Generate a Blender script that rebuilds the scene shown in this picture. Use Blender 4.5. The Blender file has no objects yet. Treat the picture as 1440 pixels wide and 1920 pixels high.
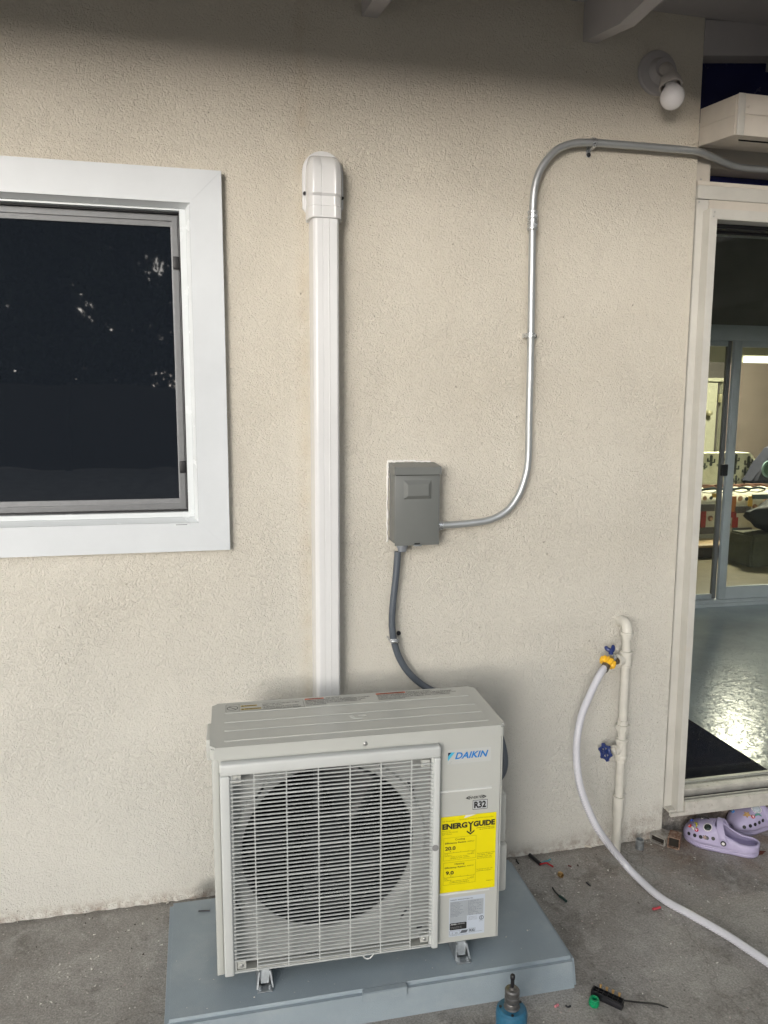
import bpy, bmesh, math, random
from mathutils import Vector, Matrix
random.seed(7)
PI = math.pi
S = bpy.context.scene
COL = S.collection

# ------------------------------------------------------------------ camera
CAM = Vector((0.1099, -2.0746, 1.4019))
YAW, PITCH, ROLL, FPX = 0.2164, -0.1385, 0.0047, 1418.68
def _axes():
    cy, sy, cp, sp = math.cos(YAW), math.sin(YAW), math.cos(PITCH), math.sin(PITCH)
    fwd = Vector((sy*cp, cy*cp, sp)); r0 = Vector((cy, -sy, 0)); u0 = r0.cross(fwd)
    c, s = math.cos(ROLL), math.sin(ROLL)
    return c*r0 + s*u0, -s*r0 + c*u0, fwd
RT, UP, FW = _axes()
cam = bpy.data.objects.new('camera', bpy.data.cameras.new('camera'))
COL.objects.link(cam)
m = Matrix((RT, UP, -FW)).transposed().to_4x4(); m.translation = CAM
cam.matrix_world = m
cam.data.sensor_fit = 'VERTICAL'; cam.data.sensor_height = 36; cam.data.sensor_width = 27
cam.data.lens = 36*FPX/1920
cam.data.clip_start = 0.02; cam.data.clip_end = 500
S.camera = cam

# ------------------------------------------------------------------ light
SUN_EL, SUN_AZ = math.radians(8), math.radians(-24)      # azimuth seen from the wall, towards the yard, minus = left
w = bpy.data.worlds.new("World"); S.world = w; w.use_nodes = True
nt = w.node_tree; nt.nodes.clear()
sky = nt.nodes.new('ShaderNodeTexSky'); sky.sky_type = 'NISHITA'; sky.sun_disc = False
sky.sun_elevation = SUN_EL; sky.sun_rotation = PI - SUN_AZ
sky.air_density = 1.0; sky.dust_density = 1.5; sky.ozone_density = 1.0
hsv = nt.nodes.new('ShaderNodeHueSaturation'); hsv.inputs['Saturation'].default_value = 0.25
bg = nt.nodes.new('ShaderNodeBackground'); bg.inputs['Strength'].default_value = 0.15
wo = nt.nodes.new('ShaderNodeOutputWorld')
nt.links.new(sky.outputs[0], hsv.inputs['Color']); nt.links.new(hsv.outputs[0], bg.inputs[0]); nt.links.new(bg.outputs[0], wo.inputs[0])
sl = bpy.data.lights.new('sun', 'SUN'); sl.energy = 0.62; sl.angle = math.radians(25); sl.color = (1.0, 0.99, 0.965)
sun = bpy.data.objects.new('sun', sl); COL.objects.link(sun)
sd = Vector((math.sin(SUN_AZ)*math.cos(SUN_EL), -math.cos(SUN_AZ)*math.cos(SUN_EL), math.sin(SUN_EL)))
sun.rotation_euler = sd.to_track_quat('Z', 'Y').to_euler(); sun.location = sd*20
S.view_settings.view_transform = 'Standard'; S.view_settings.look = 'None'
S.view_settings.gamma = 1; S.view_settings.use_curve_mapping = False
S.view_settings.exposure = 1.42
S.cycles.max_bounces = 8; S.cycles.transparent_max_bounces = 12

# ------------------------------------------------------------------ helpers
def W(u, v, val=0.0, axis=1):
    """point of the place seen at photo pixel (u, v) on the plane axis = val"""
    d = FW + RT*((u-720)/FPX) + UP*((960-v)/FPX)
    return CAM + d*((val-CAM[axis])/d[axis])
def L(r, g, b):
    f = lambda c: (c/255/12.92) if c/255 <= .04045 else ((c/255+.055)/1.055)**2.4
    return (f(r), f(g), f(b), 1)
def N(t, kind, **kw):
    n = t.nodes.new('ShaderNode'+kind)
    for k, v in kw.items():
        if k.startswith('i_'): n.inputs[k[2:].replace('_', ' ')].default_value = v
        else: setattr(n, k, v)
    return n
def ramp(t, src, stops, interp='LINEAR'):
    r = t.nodes.new('ShaderNodeValToRGB'); r.color_ramp.interpolation = interp
    e = r.color_ramp.elements
    e[0].position, e[0].color = stops[0]; e[1].position, e[1].color = stops[1]
    for p, c in stops[2:]:
        x = e.new(p); x.color = c
    t.links.new(src, r.inputs[0]); return r.outputs[0]
def mixc(t, fac, a, b, mode='MIX'):
    n = t.nodes.new('ShaderNodeMix'); n.data_type = 'RGBA'; n.blend_type = mode
    for s, v in ((n.inputs[0], fac), (n.inputs[6], a), (n.inputs[7], b)):
        if isinstance(v, bpy.types.NodeSocket): t.links.new(v, s)
        else: s.default_value = v
    return n.outputs[2]
def math_(t, op, a, b=0.0, c=0.0, clamp=False):
    n = t.nodes.new('ShaderNodeMath'); n.operation = op; n.use_clamp = clamp
    for s, v in zip(n.inputs, (a, b, c)):
        if isinstance(v, bpy.types.NodeSocket): t.links.new(v, s)
        else: s.default_value = v
    return n.outputs[0]
def noise(t, vec, scale, detail=3, rough=.55, dist=0, out=0):
    n = N(t, 'TexNoise'); n.inputs['Scale'].default_value = scale; n.inputs['Detail'].default_value = detail
    n.inputs['Roughness'].default_value = rough; n.inputs['Distortion'].default_value = dist
    t.links.new(vec, n.inputs['Vector']); return n.outputs[out]
def newmat(name):
    mt = bpy.data.materials.new(name); mt.use_nodes = True; t = mt.node_tree
    b = t.nodes['Principled BSDF']
    tc = t.nodes.new('ShaderNodeTexCoord'); return mt, t, b, tc.outputs['Object']
def setbump(t, b, h, dist, strength=1.0):
    n = N(t, 'Bump'); n.inputs['Distance'].default_value = dist; n.inputs['Strength'].default_value = strength
    t.links.new(h, n.inputs['Height']); t.links.new(n.outputs[0], b.inputs['Normal'])
def M(name, col, rough=.5, metal=0.0, var=.06, vs=6.0, bump=0.0, bs=200.0, col2=None, spec=.5, thr=(.45, .65), coat=0.0):
    """plain procedural material: colour broken up by noise, optional second colour in patches, fine relief"""
    mt, t, b, vec = newmat(name)
    n1 = noise(t, vec, vs, 5, .6)
    d = tuple(c*(1-var*2) for c in col[:3])+(1,); l = tuple(min(1, c*(1+var)) for c in col[:3])+(1,)
    c = ramp(t, n1, [(.3, d), (.7, l)])
    if col2:
        n2 = noise(t, vec, vs*2.3, 6, .65)
        c = mixc(t, ramp(t, n2, [(thr[0], (0, 0, 0, 1)), (thr[1], (1, 1, 1, 1))]), c, col2)
    t.links.new(c, b.inputs['Base Color'])
    r = noise(t, vec, vs*3, 4)
    t.links.new(math_(t, 'MULTIPLY_ADD', r, .18, rough-.09, True), b.inputs['Roughness'])
    b.inputs['Metallic'].default_value = metal; b.inputs['Specular IOR Level'].default_value = spec
    b.inputs['Coat Weight'].default_value = coat
    if bump: setbump(t, b, noise(t, vec, bs, 3), bump)
    return mt
def flat(name, col, rough=.5):
    return M(name, col, rough, var=.03, vs=40)

def box(bm, x0, x1, y0, y1, z0, z1, bev=0.0, seg=2):
    vs = [bm.verts.new(p) for p in ((x0, y0, z0), (x1, y0, z0), (x1, y1, z0), (x0, y1, z0), (x0, y0, z1), (x1, y0, z1), (x1, y1, z1), (x0, y1, z1))]
    fs = [bm.faces.new([vs[i] for i in f]) for f in ((0, 3, 2, 1), (4, 5, 6, 7), (0, 1, 5, 4), (1, 2, 6, 5), (2, 3, 7, 6), (3, 0, 4, 7))]
    if bev:
        es = list({e for f in fs for e in f.edges})
        bmesh.ops.bevel(bm, geom=es, offset=bev, segments=seg, profile=.5, affect='EDGES')
    return bm
def hexa(bm, p):
    """eight corners: bottom four ccw, top four ccw"""
    vs = [bm.verts.new(q) for q in p]
    for f in ((0, 3, 2, 1), (4, 5, 6, 7), (0, 1, 5, 4), (1, 2, 6, 5), (2, 3, 7, 6), (3, 0, 4, 7)): bm.faces.new([vs[i] for i in f])
def frame_of(d):
    d = d.normalized(); a = Vector((0, 0, 1)) if abs(d.z) < .9 else Vector((1, 0, 0))
    x = a.cross(d).normalized(); return x, d.cross(x)
def loft(bm, rings, cap=True, close=True):
    R = [[bm.verts.new(p) for p in r] for r in rings]; n = len(R[0])
    for a, b in zip(R, R[1:]):
        for i in range(n if close else n-1):
            bm.faces.new((a[i], a[(i+1) % n], b[(i+1) % n], b[i]))
    if cap:
        bm.faces.new(list(reversed(R[0]))); bm.faces.new(R[-1])
    return R
def cyl(bm, p0, p1, r0, r1=None, seg=20):
    p0, p1 = Vector(p0), Vector(p1); r1 = r0 if r1 is None else r1
    x, y = frame_of(p1-p0)
    loft(bm, [[p+(x*math.cos(2*PI*i/seg)+y*math.sin(2*PI*i/seg))*r for i in range(seg)] for p, r in ((p0, r0), (p1, r1))])
def lathe(bm, o, axis, prof, seg=24):
    """prof: list of (distance along axis, radius)"""
    o = Vector(o); ax = Vector(axis).normalized(); x, y = frame_of(ax)
    loft(bm, [[o+ax*h+(x*math.cos(2*PI*i/seg)+y*math.sin(2*PI*i/seg))*max(r, 1e-5) for i in range(seg)] for h, r in prof])
def catmull(pts, k=8):
    P = [Vector(p) for p in pts]; P = [2*P[0]-P[1]]+P+[2*P[-1]-P[-2]]; out = []
    for i in range(1, len(P)-2):
        for j in range(k):
            t = j/k; a, b, c, d = P[i-1:i+3]
            out.append(.5*((2*b)+(c-a)*t+(2*a-5*b+4*c-d)*t*t+(3*b-a-3*c+d)*t**3))
    out.append(P[-2]); return out
def tube(bm, pts, r, seg=14, k=8, rib=0.0):
    P = catmull(pts, k) if k > 1 else [Vector(p) for p in pts]
    rings = []; x, y = frame_of(P[1]-P[0])
    for i, p in enumerate(P):
        d = (P[min(i+1, len(P)-1)]-P[max(i-1, 0)]).normalized()
        x = (x-d*x.dot(d)).normalized(); y = d.cross(x)
        rr = (r(i/(len(P)-1)) if callable(r) else r)*(1+rib*(i % 2))
        rings.append([p+(x*math.cos(2*PI*j/seg)+y*math.sin(2*PI*j/seg))*rr for j in range(seg)])
    loft(bm, rings)
def prism(bm, poly, mp, t0, t1):
    """poly: 2-D outline ccw; mp(a, b, t) gives the point"""
    a = [bm.verts.new(mp(p[0], p[1], t0)) for p in poly]; b = [bm.verts.new(mp(p[0], p[1], t1)) for p in poly]
    n = len(a)
    bm.faces.new(a); bm.faces.new(list(reversed(b)))
    for i in range(n): bm.faces.new((a[i], b[i], b[(i+1) % n], a[(i+1) % n]))
front = lambda a, b, t: Vector((a, t, b))      # drawn on a wall that faces -y
topm = lambda a, b, t: Vector((a, b, t))
def finish(bm, name, mat, parent=None, smooth=35, loc=None):
    bmesh.ops.recalc_face_normals(bm, faces=bm.faces)
    me = bpy.data.meshes.new(name); bm.to_mesh(me); bm.free()
    for q in (mat if isinstance(mat, (list, tuple)) else [mat]): me.materials.append(q)
    if smooth:
        me.shade_smooth(); me.set_sharp_from_angle(angle=math.radians(smooth))
    o = bpy.data.objects.new(name, me); COL.objects.link(o)
    if parent: o.parent = parent
    if loc: o.location = loc
    return o
def B(): return bmesh.new()
def bx(name, mat, parent, *a, bev=0.0, **k):
    return finish(box(B(), *a, bev=bev), name, mat, parent, **k)
def tag(o, label=None, cat=None, group=None, kind=None):
    if label: o['label'] = label
    if cat: o['category'] = cat
    if group: o['group'] = group
    if kind: o['kind'] = kind
    return o
def thing(name, label, cat, loc=(0, 0, 0), rz=0, group=None):
    o = bpy.data.objects.new(name, None); o.empty_display_size = .05; COL.objects.link(o)
    o.location = loc; o.rotation_euler = (0, 0, rz); return tag(o, label, cat, group)
def dup(o, parent=None):
    c = o.copy(); COL.objects.link(c); c.parent = parent
    for ch in list(o.children): dup(ch, c)
    return c
def text_verts(s, bold=0.0, shear=0.0):
    cu = bpy.data.curves.new('lettering', 'FONT'); cu.body = s; cu.offset = bold; cu.shear = shear; cu.resolution_u = 3
    ob = bpy.data.objects.new('lettering', cu); COL.objects.link(ob)
    dg = bpy.context.evaluated_depsgraph_get(); me = ob.evaluated_get(dg).to_mesh()
    V = [v.co.copy() for v in me.vertices]; F = [tuple(p.vertices) for p in me.polygons]
    bpy.data.objects.remove(ob); bpy.data.curves.remove(cu)
    return V, F
def text(bm, s, x0, x1, z0, z1, mp, t, bold=0.0, shear=0.0):
    """flat lettering stretched to fill the given rectangle"""
    V, F = text_verts(s, bold, shear)
    a0 = min(v.x for v in V); a1 = max(v.x for v in V); b0 = min(v.y for v in V); b1 = max(v.y for v in V)
    q = [bm.verts.new(mp(x0+(v.x-a0)/(a1-a0)*(x1-x0), z0+(v.y-b0)/(b1-b0)*(z1-z0), t)) for v in V]
    for f in F:
        try: bm.faces.new([q[i] for i in f])
        except ValueError: pass
def quad(bm, x0, x1, z0, z1, mp, t):
    bm.faces.new([bm.verts.new(mp(a, b, t)) for a, b in ((x0, z0), (x1, z0), (x1, z1), (x0, z1))])
def outline(bm, x0, x1, z0, z1, wd, mp, t):
    quad(bm, x0, x1, z0, z0+wd, mp, t); quad(bm, x0, x1, z1-wd, z1, mp, t)
    quad(bm, x0, x0+wd, z0+wd, z1-wd, mp, t); quad(bm, x1-wd, x1, z0+wd, z1-wd, mp, t)
def rrect(x0, x1, z0, z1, r, n=5):
    out = []
    for cx, cz, a in ((x1-r, z0+r, -PI/2), (x1-r, z1-r, 0), (x0+r, z1-r, PI/2), (x0+r, z0+r, PI)):
        for i in range(n+1): out.append((cx+r*math.cos(a+PI/2*i/n), cz+r*math.sin(a+PI/2*i/n)))
    return out

# ------------------------------------------------------------------ materials
def stucco():
    mt, t, b, v = newmat('stucco')
    sep = N(t, 'SeparateXYZ'); t.links.new(v, sep.inputs[0]); X, Z = sep.outputs[0], sep.outputs[2]
    base = ramp(t, noise(t, v, 2.2, 5, .6), [(.3, (.595, .548, .462, 1)), (.7, (.65, .607, .522, 1))])
    # greyer colour low on the wall
    low = math_(t, 'MULTIPLY_ADD', Z, -.8, math_(t, 'MULTIPLY_ADD', noise(t, v, 1.6, 4), .6, .85), True)
    base = mixc(t, low, base, (.625, .610, .558, 1))
    # tan stain bleeding along the left side of the line cover
    dx = math_(t, 'ABSOLUTE', math_(t, 'SUBTRACT', X, .345))
    st = math_(t, 'MULTIPLY', math_(t, 'SUBTRACT', 1, math_(t, 'DIVIDE', dx, .028), clamp=True),
               math_(t, 'MULTIPLY', ramp(t, noise(t, v, 9, 5), [(.35, (0, 0, 0, 1)), (.65, (1, 1, 1, 1))]), .5), clamp=True)
    base = mixc(t, st, base, (.50, .41, .29, 1))
    # splash dirt just above the slab, stronger by the door corner
    hgt = math_(t, 'MULTIPLY_ADD', math_(t, 'SUBTRACT', X, 1.1, clamp=True), .28, .035)
    near = math_(t, 'SUBTRACT', 1, math_(t, 'DIVIDE', Z, hgt), clamp=True)
    sp = ramp(t, noise(t, v, 38, 6, .7), [(.42, (0, 0, 0, 1)), (.62, (1, 1, 1, 1))])
    base = mixc(t, math_(t, 'MULTIPLY', math_(t, 'MULTIPLY', near, sp), .75), base, (.27, .20, .155, 1))
    # pits and tiny rusty marks
    vo = N(t, 'TexVoronoi'); vo.inputs['Scale'].default_value = 26; t.links.new(v, vo.inputs['Vector'])
    pit = ramp(t, vo.outputs['Distance'], [(.045, (1, 1, 1, 1)), (.075, (0, 0, 0, 1))])
    sel = ramp(t, noise(t, v, 5, 2), [(.56, (0, 0, 0, 1)), (.6, (1, 1, 1, 1))])
    base = mixc(t, math_(t, 'MULTIPLY', math_(t, 'MULTIPLY', pit, sel), .45), base, (.26, .22, .17, 1))
    t.links.new(base, b.inputs['Base Color']); b.inputs['Roughness'].default_value = .82; b.inputs['Specular IOR Level'].default_value = .3
    # knocked-down dash texture
    n1 = noise(t, v, 88, 3, .55, .9); n2 = noise(t, v, 190, 3, .6, .6); n3 = noise(t, v, 22, 2)
    ridge = math_(t, 'SUBTRACT', 1, math_(t, 'MULTIPLY', math_(t, 'ABSOLUTE', math_(t, 'SUBTRACT', n1, .5)), 4.5), clamp=True)
    amp = ramp(t, noise(t, v, 2.6, 3), [(.3, (.35, .35, .35, 1)), (.7, (1, 1, 1, 1))])
    h = math_(t, 'ADD', math_(t, 'MULTIPLY', math_(t, 'MULTIPLY', ridge, .75), amp), math_(t, 'ADD', math_(t, 'MULTIPLY', n2, .9), math_(t, 'MULTIPLY', n3, 1.3)))
    setbump(t, b, math_(t, 'SUBTRACT', h, math_(t, 'MULTIPLY', math_(t, 'MULTIPLY', pit, sel), .8)), .0037, 1.0)
    return mt
def concrete():
    mt, t, b, v = newmat('patio_concrete')
    sep = N(t, 'SeparateXYZ'); t.links.new(v, sep.inputs[0]); X, Y = sep.outputs[0], sep.outputs[1]
    c = ramp(t, noise(t, v, 3.2, 6, .62), [(.3, (.25, .233, .210, 1)), (.5, (.345, .328, .302, 1)), (.72, (.43, .415, .39, 1))])
    c = mixc(t, ramp(t, noise(t, v, 22, 6, .7), [(.35, (.55, .55, .55, 1)), (.65, (1, 1, 1, 1))]), mixc(t, .30, c, (.07, .062, .052, 1)), c)
    # brown rust and earth wash towards the door corner
    rx = math_(t, 'MULTIPLY', math_(t, 'SUBTRACT', X, 1.0, clamp=True), 1.8, clamp=True)
    ry = math_(t, 'SUBTRACT', 1, math_(t, 'MULTIPLY', math_(t, 'ABSOLUTE', Y), 2.6), clamp=True)
    rn = ramp(t, noise(t, v, 7, 6, .65), [(.42, (0, 0, 0, 1)), (.66, (1, 1, 1, 1))])
    c = mixc(t, math_(t, 'MULTIPLY', math_(t, 'MULTIPLY', rx, ry), rn), c, (.20, .125, .08, 1))
    # darker line along the foot of the wall
    wl = math_(t, 'SUBTRACT', 1, math_(t, 'MULTIPLY', math_(t, 'ABSOLUTE', Y), 28), clamp=True)
    c = mixc(t, math_(t, 'MULTIPLY', wl, .55), c, (.09, .08, .065, 1))
    # white scuffs
    mp = N(t, 'Mapping'); mp.inputs['Scale'].default_value = (9, 26, 9); mp.inputs['Rotation'].default_value = (0, 0, .5); t.links.new(v, mp.inputs[0])
    sc = ramp(t, noise(t, mp.outputs[0], 1.2, 7, .72), [(.62, (0, 0, 0, 1)), (.72, (1, 1, 1, 1))])
    c = mixc(t, math_(t, 'MULTIPLY', sc, .6), c, (.42, .41, .40, 1))
    vs2 = N(t, 'TexVoronoi'); vs2.inputs['Scale'].default_value = 42; t.links.new(v, vs2.inputs['Vector'])
    dots = ramp(t, vs2.outputs['Distance'], [(.09, (1, 1, 1, 1)), (.15, (0, 0, 0, 1))])
    dsel = ramp(t, noise(t, v, 14, 5, .7), [(.50, (0, 0, 0, 1)), (.60, (1, 1, 1, 1))])
    c = mixc(t, math_(t, 'MULTIPLY', math_(t, 'MULTIPLY', dots, dsel), .75), c, (.60, .48, .45, 1))
    vs3 = N(t, 'TexVoronoi'); vs3.inputs['Scale'].default_value = 55; t.links.new(v, vs3.inputs['Vector'])
    dots3 = ramp(t, vs3.outputs['Distance'], [(.12, (1, 1, 1, 1)), (.2, (0, 0, 0, 1))])
    dsel3 = ramp(t, noise(t, v, 9, 5, .7), [(.52, (0, 0, 0, 1)), (.62, (1, 1, 1, 1))])
    c = mixc(t, math_(t, 'MULTIPLY', math_(t, 'MULTIPLY', dots3, dsel3), .6), c, (.06, .05, .04, 1))
    c = mixc(t, math_(t, 'MULTIPLY', ramp(t, noise(t, v, 5.5, 7, .72), [(.50, (0, 0, 0, 1)), (.62, (1, 1, 1, 1))]), .6), c, (.11, .10, .088, 1))
    c = mixc(t, math_(t, 'MULTIPLY', ramp(t, noise(t, v, 11, 7, .72, .5), [(.51, (0, 0, 0, 1)), (.62, (1, 1, 1, 1))]), .5), c, (.44, .42, .39, 1))
    # hairline cracks
    vo = N(t, 'TexVoronoi'); vo.feature = 'DISTANCE_TO_EDGE'; vo.inputs['Scale'].default_value = 1.15
    vv = N(t, 'VectorMath'); vv.operation = 'ADD'; t.links.new(v, vv.inputs[0])
    sc2 = N(t, 'VectorMath'); sc2.operation = 'SCALE'; sc2.inputs['Scale'].default_value = .25
    t.links.new(noise(t, v, 4, 5, .6, 0, 1), sc2.inputs[0]); t.links.new(sc2.outputs[0], vv.inputs[1]); t.links.new(vv.outputs[0], vo.inputs['Vector'])
    cr = ramp(t, vo.outputs['Distance'], [(.0015, (1, 1, 1, 1)), (.005, (0, 0, 0, 1))])
    c = mixc(t, math_(t, 'MULTIPLY', cr, .28), c, (.07, .06, .05, 1))
    # fine aggregate
    ag = ramp(t, noise(t, v, 190, 4, .75), [(.36, (.70, .70, .70, 1)), (.64, (1.22, 1.22, 1.22, 1))])
    c = mixc(t, 1.0, c, ag, 'MULTIPLY')
    t.links.new(c, b.inputs['Base Color']); b.inputs['Roughness'].default_value = .8; b.inputs['Specular IOR Level'].default_value = .35
    h = math_(t, 'ADD', math_(t, 'MULTIPLY', noise(t, v, 60, 5, .65), 1.0), math_(t, 'MULTIPLY', noise(t, v, 320, 2), .35))
    setbump(t, b, math_(t, 'SUBTRACT', h, math_(t, 'MULTIPLY', cr, .25)), .003, .9)
    return mt
def epoxy():
    mt, t, b, v = newmat('epoxy_floor')
    c = ramp(t, noise(t, v, 4, 5), [(.3, (.42, .49, .53, 1)), (.7, (.55, .63, .68, 1))])
    vo = N(t, 'TexVoronoi'); vo.inputs['Scale'].default_value = 160; t.links.new(v, vo.inputs['Vector'])
    c = mixc(t, ramp(t, vo.outputs['Distance'], [(.10, (1, 1, 1, 1)), (.16, (0, 0, 0, 1))]), c, (.52, .54, .53, 1))
    t.links.new(c, b.inputs['Base Color']); b.inputs['Roughness'].default_value = .2; b.inputs['Specular IOR Level'].default_value = .13
    sp = ramp(t, noise(t, v, 75, 3, .7), [(.54, (0, 0, 0, 1)), (.62, (1, 1, 1, 1))])
    setbump(t, b, math_(t, 'ADD', noise(t, v, 20, 3, .5), math_(t, 'MULTIPLY', sp, .8)), .0013)
    return mt
def glass(name, tint, ior=1.45):
    mt = bpy.data.materials.new(name); mt.use_nodes = True; t = mt.node_tree; t.nodes.clear()
    fr = N(t, 'Fresnel'); fr.inputs[0].default_value = ior
    tr = N(t, 'BsdfTransparent'); tr.inputs[0].default_value = tint
    gl = N(t, 'BsdfGlossy'); gl.inputs['Roughness'].default_value = .008
    mx = N(t, 'MixShader'); o = N(t, 'OutputMaterial')
    t.links.new(fr.outputs[0], mx.inputs[0]); t.links.new(tr.outputs[0], mx.inputs[1]); t.links.new(gl.outputs[0], mx.inputs[2]); t.links.new(mx.outputs[0], o.inputs[0])
    return mt
def emit(name, col, st):
    mt = bpy.data.materials.new(name); mt.use_nodes = True; t = mt.node_tree; t.nodes.clear()
    e = N(t, 'Emission'); e.inputs[0].default_value = col; e.inputs[1].default_value = st
    o = N(t, 'OutputMaterial'); t.links.new(e.outputs[0], o.inputs[0]); return mt
def padmat():
    mt, t, b, v = newmat('pad_plastic')
    c = ramp(t, noise(t, v, 5, 5), [(.3, (.25, .30, .335, 1)), (.7, (.30, .355, .39, 1))])
    du = ramp(t, noise(t, v, 9, 7, .68), [(.5, (0, 0, 0, 1)), (.72, (1, 1, 1, 1))])
    c = mixc(t, math_(t, 'MULTIPLY', du, .4), c, (.40, .43, .445, 1))
    mp = N(t, 'Mapping'); mp.inputs['Scale'].default_value = (60, 7, 10); mp.inputs['Rotation'].default_value = (0, 0, .8); t.links.new(v, mp.inputs[0])
    sc = ramp(t, noise(t, mp.outputs[0], 1.3, 5, .7), [(.70, (0, 0, 0, 1)), (.74, (1, 1, 1, 1))])
    c = mixc(t, math_(t, 'MULTIPLY', sc, .5), c, (.38, .41, .43, 1))
    t.links.new(c, b.inputs['Base Color']); b.inputs['Roughness'].default_value = .55
    setbump(t, b, noise(t, v, 520, 2), .0008)
    return mt
def hosemat():
    mt, t, b, v = newmat('braided_hose')
    tc = t.nodes.new('ShaderNodeTexCoord')
    w1 = N(t, 'TexWave'); w1.inputs['Scale'].default_value = 150; w1.inputs['Distortion'].default_value = 1; w1.bands_direction = 'DIAGONAL'; t.links.new(v, w1.inputs[0])
    c = mixc(t, ramp(t, w1.outputs[1], [(.35, (0, 0, 0, 1)), (.7, (1, 1, 1, 1))]), (.52, .52, .57, 1), (.74, .74, .78, 1))
    t.links.new(c, b.inputs['Base Color']); b.inputs['Roughness'].default_value = .3; b.inputs['Coat Weight'].default_value = .25
    setbump(t, b, w1.outputs[1], .0005)
    return mt
STUC, CONC, EPOX, PAD, HOSE = stucco(), concrete(), epoxy(), padmat(), hosemat()
WHITE = M('white_paint', (.61, .635, .655, 1), .38, var=.03, vs=5)
VINYL = M('white_vinyl', (.68, .71, .72, 1), .25, var=.02)
CREAM = M('cream_door_paint', (.54, .525, .48, 1), .42, var=.05, vs=9, col2=(.55, .50, .42, 1), thr=(.6, .8), bump=.0006, bs=60)
DIRTY = M('dirty_cream_paint', (.54, .52, .47, 1), .5, var=.1, vs=25, col2=(.22, .17, .12, 1), thr=(.6, .72))
EAVE = M('eave_paint', (.42, .40, .40, 1), .7, var=.05, vs=3, bump=.001, bs=30)
CREAM2 = M('weathered_cream_board', (.56, .515, .45, 1), .6, var=.06, vs=8, bump=.0008, bs=40)
PVC = M('pvc_line_cover', (.66, .66, .66, 1), .16, var=.025, vs=3, spec=.5)
UNITM = M('unit_enamel', (.475, .482, .452, 1), .33, var=.015, vs=3)
GRILL = M('grille_plastic', (.55, .565, .55, 1), .38, var=.02)
BLACK = M('black_plastic', (.012, .012, .015, 1), .42, var=.1)
DARK = M('dark_interior', (.003, .003, .004, 1), .7)
FANM = M('fan_plastic', (.010, .011, .013, 1), .3)
GALV = M('galvanised_steel', (.45, .48, .50, 1), .42, .85, var=.15, vs=60)
EMT = M('emt_conduit', (.50, .52, .53, 1), .42, .75, var=.04, vs=12)
ZINC = M('zinc_fitting', (.62, .64, .66, 1), .28, .9, var=.1, vs=80)
SCREW = M('screw_steel', (.45, .45, .44, 1), .35, .8)
BOXG = M('grey_box_enamel', (.150, .157, .150, 1), .4, var=.03, vs=12)
FLEX = M('grey_flex_conduit', (.085, .10, .12, 1), .42, var=.05)
FLEXF = M('flex_fitting_plastic', (.24, .26, .29, 1), .45)
CAULK = M('white_caulk', (.80, .79, .76, 1), .5, bump=.002, bs=120)
PIPEP = M('painted_pipe', (.60, .58, .52, 1), .45, var=.05, vs=20, col2=(.45, .40, .33, 1), thr=(.62, .78), bump=.001, bs=70)
BRASSD = M('aged_brass', (.20, .165, .12, 1), .35, .8, var=.15, vs=80)
BRASS = M('brass', (.65, .42, .18, 1), .3, .9, var=.1, vs=80)
BLUEH = M('blue_valve_paint', (.015, .035, .16, 1), .35)
YELH = M('yellow_plastic', (.85, .48, .02, 1), .4, var=.04)
GASKET = flat('black_gasket', (.008, .008, .01, 1))
ALUG = M('grey_aluminium', (.17, .175, .18, 1), .5, .3, var=.04, vs=60)
SCRN, _t, _b, _v = newmat('window_screen_glass'); _b.inputs['Base Color'].default_value = (.010, .013, .018, 1); _b.inputs['Roughness'].default_value = .02; _b.inputs['Specular IOR Level'].default_value = .85
setbump(_t, _b, noise(_t, _v, 2.5, 2), .0015)
ALUB = M('blue_grey_aluminium', (.48, .53, .57, 1), .45, .25)
GLASS = glass('door_glass', (.92, .935, .935, 1), 1.30); GLASS2 = glass('inner_glass', (.90, .92, .89, 1), 1.35)
NAVY = M('dark_transom_glass', (.012, .015, .07, 1), .25, spec=.3)
LILAC = M('lilac_foam', (.42, .375, .545, 1), .5, var=.03, vs=30, bump=.0003, bs=500)
LILACD = M('lilac_footbed', (.40, .35, .55, 1), .6)
MATB = M('navy_mat', (.004, .009, .032, 1), .95, spec=.1, bump=.006, bs=240)
RUST = M('rusty_steel', (.20, .105, .065, 1), .8, var=.25, vs=40, col2=(.35, .26, .2, 1), bump=.002, bs=120)
TUBEG = M('grimy_grey_steel', (.42, .40, .36, 1), .6, var=.2, vs=40, col2=(.14, .10, .075, 1), thr=(.5, .65), bump=.001, bs=120)
TOOLB = M('blue_tool_plastic', (.025, .13, .22, 1), .42, var=.08, vs=50, col2=(.12, .2, .26, 1), thr=(.62, .74))
TOOLG = M('worn_steel', (.17, .165, .16, 1), .4, .7, var=.15, vs=60)
INK = flat('black_ink', (.012, .012, .012, 1), .6)
INKG = flat('grey_ink', (.10, .11, .13, 1), .6)
PEARL = M('pearl', (.8, .78, .76, 1), .15)

# ------------------------------------------------------------------ structure
# ground sheet
bm = B(); box(bm, -40, 60, -60, 40, -.4, 0)
ground = finish(bm, 'patio_ground', CONC, smooth=0); tag(ground, kind='structure', label='grey stained concrete patio slab')

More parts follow.
